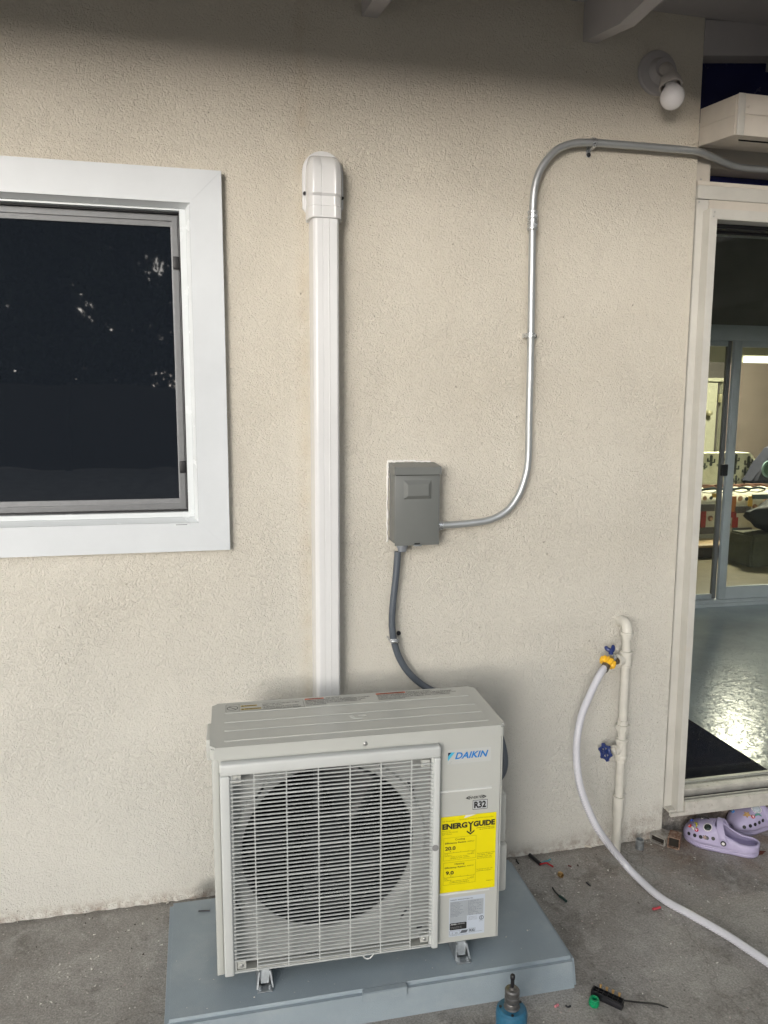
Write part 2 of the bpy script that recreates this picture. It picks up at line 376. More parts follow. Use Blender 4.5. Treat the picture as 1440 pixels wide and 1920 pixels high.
# stucco wall with the window hole; its right end is cut where the door frame starts
wall = thing('stucco_wall', 'beige stucco house wall with white window, conduit and heat pump', 'wall', (0, 0, 0))
bm = B()
WX0, WX1, WZ0, WZ1 = -1.05, .075, 1.07, 1.93
def wallpiece(x0, x1, z0, z1, xt=None):
    xt = x1 if xt is None else xt
    hexa(bm, [(x0, 0, z0), (x1, 0, z0), (x1, .16, z0), (x0, .16, z0), (x0, 0, z1), (xt, 0, z1), (xt, .16, z1), (x0, .16, z1)])
wallpiece(-3.2, WX0, WZ0, WZ1); wallpiece(-3.2, WX1, -.02, WZ0); wallpiece(-3.2, WX1, WZ1, 2.62)
wallpiece(WX1, 1.5075, -.02, 2.62, 1.4925)
finish(bm, 'stucco_face', STUC, wall, smooth=0)
# rough ragged foot of the stucco
bm = B(); n = 220; pts = []
for i in range(n+1):
    x = -1.6+3.1*i/n; pts.append((x, .004+.005*random.random(), .006+.012*random.random()))
for i in range(n):
    a, b_ = pts[i], pts[i+1]
    q = [bm.verts.new(p) for p in ((a[0], -a[1], 0), (b_[0], -b_[1], 0), (b_[0], .001, b_[2]), (a[0], .001, a[2]))]; bm.faces.new(q)
bmesh.ops.remove_doubles(bm, verts=bm.verts, dist=1e-5)
finish(bm, 'ragged_foot', STUC, wall, smooth=0)

# eave: deck, rafters and an unseen front board set low for shade
eave = thing('eave_roof', 'shaded grey eave overhanging the top of the stucco wall', 'roof', (0, 0, 2.5))
bx('roof_deck', EAVE, eave, -3.2, 6, -.86, .3, -.0, .05)
bx('shade_fascia', EAVE, eave, -3.2, 6, -.90, -.862, -.225, .08)  # out of view; lower edge dropped to cast the shade band on the upper wall
def rafter(x):
    b = B()
    prof = [(.05, -.10), (0, -.10), (-.20, -.145), (-.86, -.149), (-.86, 0), (.05, 0)]
    prism(b, prof, lambda a, c, t: Vector((t, a, c-.001)), x, x+.042)
    return b
for x in (-2.6, -1.99, -1.36, -.74, -.12, .5, 1.12, 1.74, 2.36, 2.98, 3.6):
    finish(rafter(x), 'rafter', EAVE, eave, smooth=0)

# ------------------------------------------------------------------ window
win = thing('window', 'white framed window with dark insect screen in the stucco wall', 'window', (0, 0, 0))
T = .1362, .0560, 1.9895, 1.9075, 1.0165, 1.0935   # outer right, inner right, outer top, inner top, outer bottom, inner bottom
XL = -1.12; XLi = -1.04
def board(name, poly, y0, y1, mat=WHITE, bev=.0):
    b = B(); prism(b, poly, front, y0, y1)
    if bev: bmesh.ops.bevel(b, geom=list(b.edges), offset=bev, segments=2, affect='EDGES')
    return finish(b, name, mat, win)
g = .00015
board('trim_board', [(XL, T[2]), (XLi, T[3]), (T[1], T[3]), (T[0], T[2])], -.022, .002, bev=.0004)
board('trim_board', [(T[0], T[2]-g), (T[1]+g, T[3]), (T[1]+g, T[5]), (T[0], T[4]+g)], -.022, .002, bev=.0004)
board('trim_board', [(T[0], T[4]), (T[1], T[5]), (XLi, T[5]), (XL, T[4])], -.022, .002, bev=.0004)
board('trim_board', [(XL, T[4]+g), (XLi-g, T[5]), (XLi-g, T[3]), (XL, T[2]-g)], -.022, .002, bev=.0004)
def ring(name, o, i, y0, y1, yo=None, mat=VINYL):
    """picture frame between outer and inner rectangles; front plane may slope from yo (outer) to y0 (inner)"""
    b = B(); yo = y0 if yo is None else yo
    O = [(o[0], o[2]), (o[1], o[2]), (o[1], o[3]), (o[0], o[3])]; I = [(i[0], i[2]), (i[1], i[2]), (i[1], i[3]), (i[0], i[3])]
    fo = [b.verts.new((p[0], yo, p[1])) for p in O]; fi = [b.verts.new((p[0], y0, p[1])) for p in I]
    bo = [b.verts.new((p[0], y1, p[1])) for p in O]; bi = [b.verts.new((p[0], y1, p[1])) for p in I]
    for k in range(4):
        j = (k+1) % 4
        b.faces.new((fo[k], fo[j], fi[j], fi[k])); b.faces.new((fi[k], fi[j], bi[j], bi[k])); b.faces.new((fo[k], bo[k], bo[j], fo[j])); b.faces.new((bo[k], bi[k], bi[j], bo[j]))
    return finish(b, name, mat, win, smooth=0)
R0 = (XLi, .0558, 1.0937, 1.9073); R1 = (XLi+.012, .0452, 1.105, 1.899); R2 = (XLi+.03, .0290, 1.1185, 1.8940)
ring('vinyl_lip', R0, R1, .004, .06, yo=-.018)
ring('vinyl_frame', (R1[0], R1[1]-.0004, R1[2]+.0004, R1[3]-.0004), R2, .008, .07, yo=.008)
ring('gasket', (R2[0], R2[1]-.0003, R2[2]+.0003, R2[3]-.0003), (R2[0]+.003, R2[1]-.0038, R2[2]+.0038, R2[3]-.0038), .026, .07, mat=GASKET)
R3 = (R2[0]+.004, R2[1]-.0042, R2[2]+.0042, R2[3]-.0042); R4 = (R2[0]+.03, .0045, 1.1515, 1.861)
ring('screen_frame', R3, R4, .043, .062, yo=.040, mat=ALUG)
ring('screen_rail', (R3[0]+.004, R3[1]-.003, R3[2]+.003, R3[3]-.003), (R4[0]-.004, R4[1]+.004, R3[2]+.0155, R3[3]-.0155), .0365, .041, mat=ALUG)
bx('pane', SCRN, win, R4[0]-.002, R4[1]+.002, .050, .056, R4[2]-.002, R4[3]+.002)
for z0, z1 in ((1.7534, 1.7851), (1.2221, 1.2544)):
    bx('screen_latch', GASKET, win, .0085, .0245, .028, .040, z0, z1, bev=.002)
b = B(); prism(b, rrect(-.008, .0335, 1.0855, 1.0925, .003), front, -.0245, -.0221); finish(b, 'weep_cover', VINYL, win)
bx('weep_slot', INKG, win, -.003, .026, -.0249, -.0246, 1.0885, 1.0900)

# ------------------------------------------------------------------ line set cover
cov = thing('line_cover', 'tall white plastic line set cover running up wall to a rounded cap', 'line cover', (0, 0, 0))
b = B()
cx = [(.3590, 0), (.3590, -.012), (.3635, -.050), (.3690, -.058), (.3738, -.0605), (.3872, -.0605), (.3878, -.0595), (.3892, -.0595), (.3898, -.0608), (.4025, -.0608), (.4035, -.0618), (.4047, -.0618), (.4057, -.0608), (.4250, -.0600), (.4300, -.055), (.4352, -.012), (.4352, 0)]
loft(b, [[Vector((p[0], p[1], z)) for p in cx] for z in (.16, 1.90)])
finish(b, 'cover_channel', PVC, cov, smooth=25)
b = B()
for zz, s0 in ((1.885, .0), (1.9, 0), (1.918, 0)): pass
def capring(z, wd, dp, cxm=.3965):
    h = wd/2
    pr = [(-h, 0), (-h, -dp*.45), (-h+.004, -dp*.8), (-h+.012, -dp*.97), (-h+.020, -dp), (-.012, -dp), (-.0105, -dp*.985), (-.009, -dp), (h-.026, -dp), (h-.022, -dp*1.02), (h-.016, -dp*.99), (h-.006, -dp*.85), (h, -dp*.5), (h, 0)]
    return [Vector((cxm+a, min(c, -.0005), z)) for a, c in pr]
prof = [(1.881, .090, .0650), (1.882, .091, .0665), (1.909, .091, .0670), (1.912, .090, .0635), (1.934, .090, .0635), (1.940, .092, .0700), (1.984, .092, .0700)]
for i in range(1, 11):
    a = PI/2*i/10; prof.append((1.984+.062*math.sin(a), .092-.030*(1-math.cos(a)), max(.0012, .070*math.cos(a))))
loft(b, [capring(*p) for p in prof])
finish(b, 'cover_cap', PVC, cov, smooth=28)
b = B()
fl = [(.3455, 1.925), (.3560, 1.905), (.3570, 1.880), (.3480, 1.880)][:0]
fl = [(.353, 1.880), (.440, 1.880), (.441, 1.905), (.4505, 1.918), (.4505, 2.005)] + [(.4505-.054*(1-math.cos(a)), 2.005+.055*math.sin(a)) for a in [PI/2*i/8 for i in range(1, 9)]] + [(.3425+.054*(1-math.cos(a)), 2.005+.055*math.sin(a)) for a in [PI/2*i/8 for i in range(8, 0, -1)]] + [(.3425, 2.005), (.3425, 1.915), (.352, 1.903)]
prism(b, fl, front, -.006, -.0002); finish(b, 'cap_flange', PVC, cov)
b = B(); cyl(b, (.3478, -.0145, 1.951), (.3478, -.006, 1.951), .0042); finish(b, 'screw', BLACK, cov)
b = B(); cyl(b, (.4475, -.0125, 1.945), (.4475, -.006, 1.945), .0038); finish(b, 'screw', BLACK, cov)

# ------------------------------------------------------------------ disconnect box
dis = thing('disconnect_box', 'grey metal electrical disconnect box caulked to the wall above heat pump', 'electrical box', (0, 0, 0))
d0, d1, dz0, dz1, dd = .5815, .7085, 1.0255, 1.2340, -.066
bx('box_body', BOXG, dis, d0, d1, dd+.004, 0, dz0, dz1, bev=.0015)
bx('box_door', BOXG, dis, d0+.001, d1+.001, dd-.002, dd+.003, dz0-.006, dz1-.010, bev=.001)
b = B(); hexa(b, [(d0-.003, dd-.010, 1.2170), (d1+.003, dd-.010, 1.2170), (d1+.003, 0, 1.2170), (d0-.003, 0, 1.2170), (d0-.003, dd-.010, 1.2385), (d1+.003, dd-.010, 1.2385), (d1+.003, 0, 1.2460), (d0-.003, 0, 1.2460)])
finish(b, 'rain_hood', BOXG, dis, smooth=0)
b = B(); ex0, ex1, ez0, ez1 = .605, .685, 1.149, 1.202
hexa(b, [(ex0, dd-.0023, ez0), (ex1, dd-.0023, ez0), (ex1, dd-.0023, ez1), (ex0, dd-.0023, ez1), (ex0+.011, dd-.0105, ez0+.010), (ex1-.010, dd-.0105, ez0+.010), (ex1-.010, dd-.0105, ez1-.012), (ex0+.011, dd-.0105, ez1-.012)])
bmesh.ops.bevel(b, geom=list(b.edges), offset=.0006, segments=1, affect='EDGES'); finish(b, 'embossed_panel', BOXG, dis, smooth=12)
bx('hood_shadow_line', GASKET, dis, d0+.002, d1, dd-.0028, dd-.0021, 1.2148, 1.2169)  # black strip that paints in the shadow line under the hood
bx('hasp', GALV, dis, .636, .656, dd-.012, dd-.002, 1.0185, 1.0215, bev=.0006)
bx('hasp_slot', GASKET, dis, .638, .654, dd-.0035, dd-.0021, 1.0225, 1.0262)
# white caulk bead, irregular
b = B()
def bead(pts, r):
    P = []
    for a, c in zip(pts, pts[1:]):
        n = 26
        for i in range(n): P.append(Vector(a).lerp(Vector(c), i/n)+Vector((random.uniform(-.0013, .0013), 0, random.uniform(-.0013, .0013))))
    P.append(Vector(pts[-1])); tube(b, P, lambda s: r*random.uniform(.6, 1.25), 6, 1)
bead([(.5755, -.001, 1.02), (.5750, -.001, 1.249), (.585, -.001, 1.2505), (.700, -.001, 1.2485)], .0032)
bead([(.577, -.002, 1.20), (.5765, -.002, 1.2475), (.64, -.002, 1.2505)], .0030)
finish(b, 'caulk_bead', CAULK, dis, smooth=60)
b = B(); lathe(b, (.612, -.033, 1.0195), (0, 0, -1), [(-.004, .011), (0, .0165), (.010, .0165), (.012, .0145), (.022, .0125)], 20); finish(b, 'flex_connector', FLEXF, dis)

# flexible conduit box -> unit
flx = thing('flexible_conduit', 'dark grey flexible conduit looping from the disconnect box down behind unit', 'conduit', (0, 0, 0))
fy = -.033
fp = [W(746, 1034, fy), W(742.5, 1080, fy), W(737, 1130, fy), W(735, 1170, fy), W(739, 1203, fy), W(750, 1236, fy), W(770, 1265, fy), W(800, 1289, fy-.01)]
fp += [Vector((.755, -.10, .570)), Vector((.790, -.20, .575)), Vector((.806, -.29, .565)), Vector((.8085, -.338, .530)), Vector((.805, -.356, .488)), Vector((.785, -.358, .458)), Vector((.748, -.355, .450))]
b = B(); tube(b, catmull(fp, 26), .0096, 14, 1, rib=.06); finish(b, 'conduit_hose', FLEX, flx, smooth=60)
p = W(738.5, 1200, fy)
b = B(); tube(b, [Vector((p.x-.0118, -.0, p.z)), Vector((p.x-.0118, fy-.004, p.z)), Vector((p.x-.006, fy-.0125, p.z)), Vector((p.x+.006, fy-.0125, p.z+.001)), Vector((p.x+.0118, fy-.004, p.z+.002)), Vector((p.x+.0118, 0, p.z+.002))], .0028, 8, 4)
box(b, p.x-.0125, p.x+.0125, fy-.0135, fy-.011, p.z-.006, p.z+.007, bev=.001); finish(b, 'strap', ZINC, flx)
b = B(); lathe(b, (p.x+.021, -.001, p.z+.010), (0, -1, 0), [(0, .0065), (.004, .0065), (.006, .004)], 12); finish(b, 'strap_screw', BLACK, flx)

# EMT conduit
emt = thing('metal_conduit', 'bent galvanised metal conduit from disconnect box up wall and over door', 'conduit', (0, 0, 0))
ey = -.03
ep = [(.712, ey, 1.0672), (.76, ey, 1.0682), (.81, ey, 1.071), (.8716, ey, 1.079), (.9231, ey, 1.1041), (.9590, ey, 1.150), (.9790, ey, 1.2086), (.9850, ey, 1.262), (.9835, ey, 1.38), (.9815, ey, 1.60), (.9765, ey, 1.88), (.9757, ey, 1.94), (.9798, ey, 2.0025), (.9969, ey, 2.0524), (1.0345, ey, 2.0981), (1.0811, ey, 2.1210), (1.1368, ey, 2.1285), (1.2259, ey, 2.1303), (1.3753, ey, 2.1310), (1.470, ey, 2.1300)]
ep += [(1.520, -.016, 2.1265), (1.590, .006, 2.1180), (1.650, .020, 2.1135), (1.73, .022, 2.1130), (1.9, .022, 2.1130), (2.3, .022, 2.1130)]
b = B(); tube(b, ep, .0100, 24, 6); finish(b, 'conduit_pipe', EMT, emt, smooth=60)
b = B()
for z, r in ((1.913, .0135),): lathe(b, (.9762, ey, z-.026), (0, 0, 1), [(0, .0128), (.002, .0150), (.007, .0150), (.009, .0132), (.013, .0132), (.0145, .0150), (.018, .0150), (.020, .0135), (.030, .0135), (.032, .0150), (.036, .0150), (.038, .0132), (.043, .0132), (.045, .0150), (.050, .0150), (.052, .0128)], 20)
finish(b, 'coupling', ZINC, emt)
for z in (1.897, 1.922):
    b = B(); cyl(b, (.9775, ey-.018, z), (.9775, ey-.012, z), .0042, seg=12); finish(b, 'set_screw', ZINC, emt)
b = B(); lathe(b, (.7075, ey, 1.0672), (1, 0, 0), [(0, .0165), (.004, .0165), (.005, .013), (.009, .0155), (.014, .0155), (.0155, .013), (.022, .0135), (.024, .0118)], 18); finish(b, 'box_connector', ZINC, emt)
def strap(x, z, along, sx, sz):
    """one-hole strap; along = pipe direction ('x' or 'z'), screw at (sx, sz)"""
    b = B(); P = []
    for i in range(9):
        a = PI*i/8; P.append((math.cos(a)*.0118, ey-.0*0-math.sin(a)*.0118))
    P = [(.0118, 0)]+P+[(-.0118, 0)]
    rings = []
    for o, y in P:
        q = []
        for t in (-.006, .006):
            for k in (1.0, 1.12):
                yy = min(y, 0)
                oo = o*k; y2 = ey+(yy-ey)*k if yy < ey else yy
                q.append(Vector((x+oo, y2, z+t)) if along == 'z' else Vector((x+t, y2, z+oo)))
        rings.append([q[0], q[1], q[3], q[2]])
    loft(b, rings)
    if along == 'z': box(b, min(x, sx)-.002, max(x, sx)+.006, -.0035, -.001, z-.006, z+.006)
    else: box(b, x-.006, x+.006, -.0035, -.001, min(z, sz)-.006, max(z, sz))
    finish(b, 'strap', ZINC, emt)
    b = B(); lathe(b, (sx, -.003, sz), (0, -1, 0), [(0, .006), (.003, .006), (.0045, .0035)], 12); finish(b, 'strap_screw', BLACK, emt)
strap(.9815, 1.603, 'z', 1.004, 1.603); strap(1.149, 2.1290, 'x', 1.149, 2.1050)

# ------------------------------------------------------------------ lamp holder and bulb
lampx, lampz = 1.350, 2.338
hol = thing('lamp_holder', 'round painted lamp holder plate with bare bulb under the eave', 'light fixture', (lampx, 0, lampz))
b = B(); lathe(b, (0, 0, 0), (0, -1, 0), [(0, .060), (.007, .060), (.011, .057), (.013, .050), (.018, .036), (.030, .030), (.038, .026)], 32); finish(b, 'base_plate', EAVE, hol)
b = B(); pk = Vector((.012, -.045, -.010)); sa = Vector((.04, -.24, -.96)).normalized()
tube(b, [(0, -.03, -.004), (-.002, -.050, -.006), (-.004, -.068, -.022), Vector((-.004, -.070, -.026))+sa*.03], .016, 18, 5)
lathe(b, Vector((-.004, -.070, -.026))+sa*.012, sa, [(0, .024), (.012, .029), (.024, .0305), (.027, .0305), (.027, .026), (.010, .024)], 24)
finish(b, 'socket', M('porcelain', (.45, .42, .40, 1), .5), hol)
bc = Vector((-.004, -.070, -.026))+sa*.068
b = B(); prof = [(-.042, .0155), (-.030, .0160), (-.026, .020)]
for i in range(1, 13):
    a = -PI*.32+(PI*.82)*i/12; prof.append((.002+.033*math.sin(a), .0325*math.cos(a)))
lathe(b, bc, sa, prof, 28); finish(b, 'bulb', M('bulb_glass', (.86, .84, .85, 1), .12, var=.01), hol, smooth=50)
b = B(); cyl(b, (.010, -.0165, -.040), (.010, -.0135, -.040), .003, seg=10); finish(b, 'plate_screw', SCREW, hol)

# ------------------------------------------------------------------ water pipe
px_ = 1.3215; py_ = -.042
wp = thing('water_pipe', 'cream painted water pipe with hose tap and blue valve beside door', 'pipe', (0, 0, 0))
b = B(); tube(b, [(px_, .03, .747), (px_, -.006, .747), (px_, -.026, .7465), (px_, -.038, .738), (px_, py_, .722), (px_, py_, .70)], .0165, 16, 5)
lathe(b, (px_, py_, .722), (0, 0, -1), [(0, .0165), (.001, .0195), (.011, .0195), (.0125, .0165)], 20); finish(b, 'elbow', PIPEP, wp)
b = B(); cyl(b, (px_, py_, -.01), (px_, py_, .72), .0132, seg=18); finish(b, 'riser', PIPEP, wp)
b = B(); lathe(b, (px_, py_, .610), (0, 0, 1), [(0, .0165), (.001, .0195), (.008, .0195), (.009, .0172), (.042, .0172), (.043, .0195), (.050, .0195), (.051, .0165)], 20)
lathe(b, (px_-.012, py_, .6345), (-1, -.25, 0), [(0, .0165), (.014, .0165), (.015, .0200), (.022, .0200), (.023, .012)], 20); finish(b, 'tee', PIPEP, wp)
b = B(); lathe(b, (px_, py_, .398), (0, 0, 1), [(0, .0155), (.010, .0155), (.011, .0225), (.026, .0225), (.0265, .0165), (.040, .0165), (.041, .0145)], 8); finish(b, 'union_nut', PIPEP, wp, smooth=20)
b = B(); lathe(b, (px_, py_, .312), (0, 0, 1), [(0, .0165), (.001, .0185), (.012, .0185), (.014, .0170), (.052, .0170), (.054, .0190), (.064, .0190), (.066, .0150)], 18)
lathe(b, (px_, py_, .343), (-1, -.15, 0), [(0, .014), (.018, .0135), (.019, .0165), (.029, .0165), (.030, .009), (.040, .008)], 16); finish(b, 'valve_body', PIPEP, wp)
b = B(); lathe(b, (px_, py_, .312), (0, 0, 1), [(-.010, .015), (-.009, .0195), (0, .0195), (.001, .015)], 6); finish(b, 'valve_nut', PIPEP, wp, smooth=15)
b = B(); lathe(b, (px_, py_, .118), (0, 0, 1), [(0, .0130), (.001, .0165), (.062, .0165), (.063, .0185), (.068, .0185), (.069, .0130)], 20); finish(b, 'pipe_sleeve', PIPEP, wp)
# blue wheel
wc = Vector((px_-.060, py_-.010, .343)); wax = Vector((-.96, -.22, .06)).normalized(); u, v_ = frame_of(wax)
b = B(); n = 48
rim = [wc+(u*math.cos(2*PI*i/n)+v_*math.sin(2*PI*i/n))*(.0205+.0022*math.cos(6*2*PI*i/n)) for i in range(n+1)]
tube(b, rim, .0042, 8, 1)
for k in range(6):
    a = 2*PI*k/6; dr = u*math.cos(a)+v_*math.sin(a); cyl(b, wc, wc+dr*.021, .0028, seg=8)
    cyl(b, wc+dr*.0235-wax*.004, wc+dr*.0235+wax*.004, .0048, seg=10)
cyl(b, wc-wax*.006, wc+wax*.005, .0065, seg=14); cyl(b, wc, Vector((px_-.03, py_, .343)), .004, seg=10)
finish(b, 'valve_wheel', BLUEH, wp)
# tap
tc_ = W(1147, 1236, -.062)          # tap body
b = B(); tube(b, [(px_-.030, py_-.008, .6345), (px_-.045, py_-.012, .6345), tc_+Vector((.008, 0, 0))], .0105, 14, 4); finish(b, 'tap_nipple', BRASSD, wp)
hs = W(1139, 1243, -.080); hd = (W(1126, 1268, -.100)-hs).normalized()
b = B(); lathe(b, tc_+Vector((.006, .006, .004)), hs-tc_, [(-.010, .008), (-.004, .0125), (.012, .0135), (.016, .0125)], 14); cyl(b, tc_, tc_+Vector((-.004, -.002, .024)), .0055, seg=10)
finish(b, 'tap_body', ZINC, wp)
wt = tc_+Vector((-.006, -.004, .024))
b = B()
for s in (-1, 1):
    tube(b, [wt, wt+Vector((-.001+s*.003, -.003*s, .005)), wt+Vector((-.004+s*.006, -.008*s, .012+.003*s)), wt+Vector((-.006+s*.005, -.012*s, .019+.004*s))], lambda q: .0046*(1+.45*math.sin(q*PI)), 10, 5)
cyl(b, wt-Vector((0, 0, .006)), wt+Vector((0, 0, .006)), .0072, seg=12); finish(b, 'tap_handle', BLUEH, wp)

# hose
ho = thing('garden_hose', 'white braided garden hose hanging from the tap and snaking over concrete', 'hose', (0, 0, 0))
c7 = lambda x, y: (1000+x/3.692, 1120+y/3.692)
hp = [hs+hd*.012]+[W(*c7(x, y), Y) for x, y, Y in ((458, 540, -.105), (385, 690, -.125), (325, 850, -.145), (298, 1050, -.16), (318, 1280, -.18), (385, 1480, -.195), (470, 1640, -.205))]
hp += [W(u_, v2, z_, 2) for u_, v2, z_ in ((1165, 1612, .055), (1192, 1642, .022), (1240, 1684, .011), (1300, 1718, .0105), (1360, 1752, .0105), (1400, 1778, .0105), (1440, 1805, .0105), (1490, 1840, .0105), (1560, 1900, .0105), (1620, 2000, .0105))]
b = B(); tube(b, hp, .0108, 18, 10); finish(b, 'hose_body', HOSE, ho, smooth=60)
b = B(); cyl(b, hs-hd*.002, hs+hd*.026, .0128, seg=18); finish(b, 'hose_ferrule', BRASSD, ho)
b = B(); u, v_ = frame_of(hd); n = 80; ringsC = []
for h, k in ((-.012, .82), (-.009, 1.0), (.004, 1.0), (.007, .85)):
    ringsC.append([hs+hd*h+(u*math.cos(2*PI*i/n)+v_*math.sin(2*PI*i/n))*(.0215*k+.0035*max(-.6, math.cos(10*2*PI*i/n))) for i in range(n)])
loft(b, ringsC); finish(b, 'hose_collar', YELH, ho, smooth=40)

# ------------------------------------------------------------------ equipment pad
pad = thing('equipment_pad', 'blue grey plastic equipment pad under the heat pump', 'equipment pad', (0, 0, 0))
b = B(); pz = .075
hexa(b, [(-.040, -.5440, 0), (.9360, -.5470, 0), (.9350, -.110, 0), (-.052, -.110, 0), (-.034, -.5370, pz), (.9300, -.5390, pz), (.9285, -.118, pz), (-.046, -.118, pz)])
bmesh.ops.bevel(b, geom=[e for e in b.edges if not all(v.co.z < .001 for v in e.verts)], offset=.009, segments=4, affect='EDGES')
finish(b, 'pad_shell', PAD, pad, smooth=50)
b = B(); prism(b, [(.4026, .0530), (.5069, .0530), (.5069, .0755), (.4026, .0755)], front, -.5458, -.530); bmesh.ops.bevel(b, geom=list(b.edges), offset=.0015, segments=2, affect='EDGES')
finish(b, 'pad_tab', PAD, pad)

# ------------------------------------------------------------------ outdoor unit
UX, UY, UYAW = .0797, -.4618, -.018
un = thing('heat_pump', 'beige white outdoor heat pump with round fan grille and yellow label', 'heat pump', (UX, UY, 0), UYAW)
UW, UD, Z0, ZL, Z1 = .675, .2473, .1095, .6325, .6600
def Uf(u_, v2, y=0.0):
    """local point of the unit's plane y seen at a photo pixel"""
    d = FW + RT*((u_-720)/FPX) + UP*((960-v2)/FPX); c, s = math.cos(UYAW), math.sin(UYAW); n = Vector((-s, c, 0)); o = Vector((UX, UY, 0))
    P = CAM+d*((o+n*y-CAM).dot(n)/d.dot(n))-o
    return Vector((P.x*c+P.y*s, y, P.z))
# cabinet: shell with fan opening in the front face
_l, _r, _t_, _bt = [Uf(380+x/2.4, 1260+y/2.4, .030) for x, y in ((173, 830), (948, 760), (640, 412), (560, 1138))]
fc, fz, fr = (_l.x+_r.x)/2, (_t_.z+_bt.z)/2, ((_r.x-_l.x)+(_t_.z-_bt.z))/4
b = B()
ZB = Z0
box(b, 0, .0035, .0, UD, ZB, ZL); box(b, .0036, .5150, -.0005, .010, .600, .6320); box(b, UW-.0035, UW, .004, UD, ZB, ZL)
box(b, 0, UW, UD-.003, UD, ZB, ZL); box(b, .003, UW-.003, .004, UD-.003, ZB, ZB+.004)
finish(b, 'side_panel', UNITM, un, smooth=0)
# front-right panel (with pressed corner)
b = B(); box(b, .5155, UW+.0004, -.0006, .010, ZB-.0004, ZL-.0006)
ed = [e for e in b.edges if all(v.co.y < 0 for v in e.verts) and (all(v.co.x > .6 for v in e.verts) or all(v.co.z < .2 for v in e.verts))]
ed += [e for e in b.edges if all(v.co.x > .6 and v.co.z < .2 for v in e.verts)]
bmesh.ops.bevel(b, geom=list(set(ed)), offset=.007, segments=4, affect='EDGES'); finish(b, 'front_panel', UNITM, un)
# plate behind the grille with a bell mouth
b = B(); n = 96; px0, px1, pz0, pz1 = .022, .512, .118, .610
def sq(a):
    dx, dz = math.cos(a), math.sin(a); k = []
    if dx > 1e-9: k.append((px1-fc)/dx)
    if dx < -1e-9: k.append((px0-fc)/dx)
    if dz > 1e-9: k.append((pz1-fz)/dz)
    if dz < -1e-9: k.append((pz0-fz)/dz)
    k = min(k); return Vector((fc+dx*k, .022, fz+dz*k))
A = [2*PI*i/n for i in range(n)]
circ = lambda r, y: [Vector((fc+r*math.cos(a), y, fz+r*math.sin(a))) for a in A]
loft(b, [[sq(a) for a in A], circ(fr+.028, .022), circ(fr+.025, .016), circ(fr+.019, .016), circ(fr+.013, .021), circ(fr+.005, .024), circ(fr, .030), circ(fr+.0005, .034)], cap=False)
finish(b, 'fan_shroud', M('shaded_shroud_paint', (.36, .37, .36, 1), .5, var=.04), un, smooth=40)  # same paint as the unit, darkened to carry the shade behind the grille
b = B(); loft(b, [circ(fr+.0005, .0341), circ(fr-.002, .09)], cap=False); finish(b, 'fan_ring', FANM, un)
# slots in the shroud
def slot(x, z, ln, wd, ang):
    b = B(); c, s = math.cos(ang), math.sin(ang)
    q = [(-ln/2, -wd/2), (ln/2, -wd/2), (ln/2, wd/2), (-ln/2, wd/2)]
    b.faces.new([b.verts.new((x+p[0]*c-p[1]*s, .0148, z+p[0]*s+p[1]*c)) for p in q]); finish(b, 'shroud_slot', GASKET, un, smooth=0)
for (x_, y_, ln, a) in ((255, 545, .030, .95), (935, 512, .030, -1.05), (160, 1055, .030, -1.15), (905, 1085, .030, .95), (975, 1147, .014, .1), (160, 1268, .014, .08), (490, 1268, .030, .0)):
    p = Uf(380+x_/2.4, 1260+y_/2.4, .0148); slot(p.x, p.z, ln, .0055, a)
# dark interior, coil, fan
b = B(); box(b, .02, .512, .236, .242, .115, .625); finish(b, 'coil_backing', DARK, un, smooth=0)
b = B()
for i in range(70):
    x = .03+i*.0068; box(b, x, x+.0008, .215, .234, .12, .62)
o = finish(b, 'coil_fins', M('coil_fin', (.008, .008, .010, 1), .6), un, smooth=0)
b = B(); lathe(b, (fc, .055, fz), (0, 1, 0), [(0, .012), (.002, .040), (.012, .048), (.060, .050)], 32); finish(b, 'fan_hub', FANM, un)
for k in range(3):
    b = B(); a0 = 2*PI*k/3+.5; rr = []
    for i in range(9):
        r = .045+.145*i/8; wd = .50+.45*math.sin(PI*min(1, i/8*.9))
        rr.append([Vector((fc+r*math.cos(a0+wd*t+.35*i/8), .062+.052*(t+.0), fz+r*math.sin(a0+wd*t+.35*i/8))) for t in [j/8 for j in range(9)]])
    loft(b, rr, cap=False, close=False); o = finish(b, 'fan_blade', FANM, un, smooth=80)
    so = o.modifiers.new('thick', 'SOLIDIFY'); so.thickness = .003
b = B(); cyl(b, (fc-.012, .15, .205), (fc-.012, .15, .64), .012, seg=12); box(b, fc-.05, fc+.05, .14, .165, .19, .215, bev=.004); finish(b, 'motor_bracket', M('bracket_steel', (.08, .085, .09, 1), .4, .5), un)
# bezel around the grille
b = B(); box(b, .0170, .5160, -.0240, .0, .6010, .6285, bev=.005, seg=3); finish(b, 'bezel_top', GRILL, un)
b = B(); box(b, .0165, .0385, -.0238, .0, .1195, .6008, bev=.004, seg=3); finish(b, 'bezel_side', GRILL, un)
b = B(); box(b, .4995, .5155, -.0238, .0, .1195, .6008, bev=.004, seg=3); finish(b, 'bezel_side', GRILL, un)
b = B(); box(b, -.0004, .0165, -.0012, .012, .1090, .6322, bev=.004, seg=3); finish(b, 'corner_post', UNITM, un)
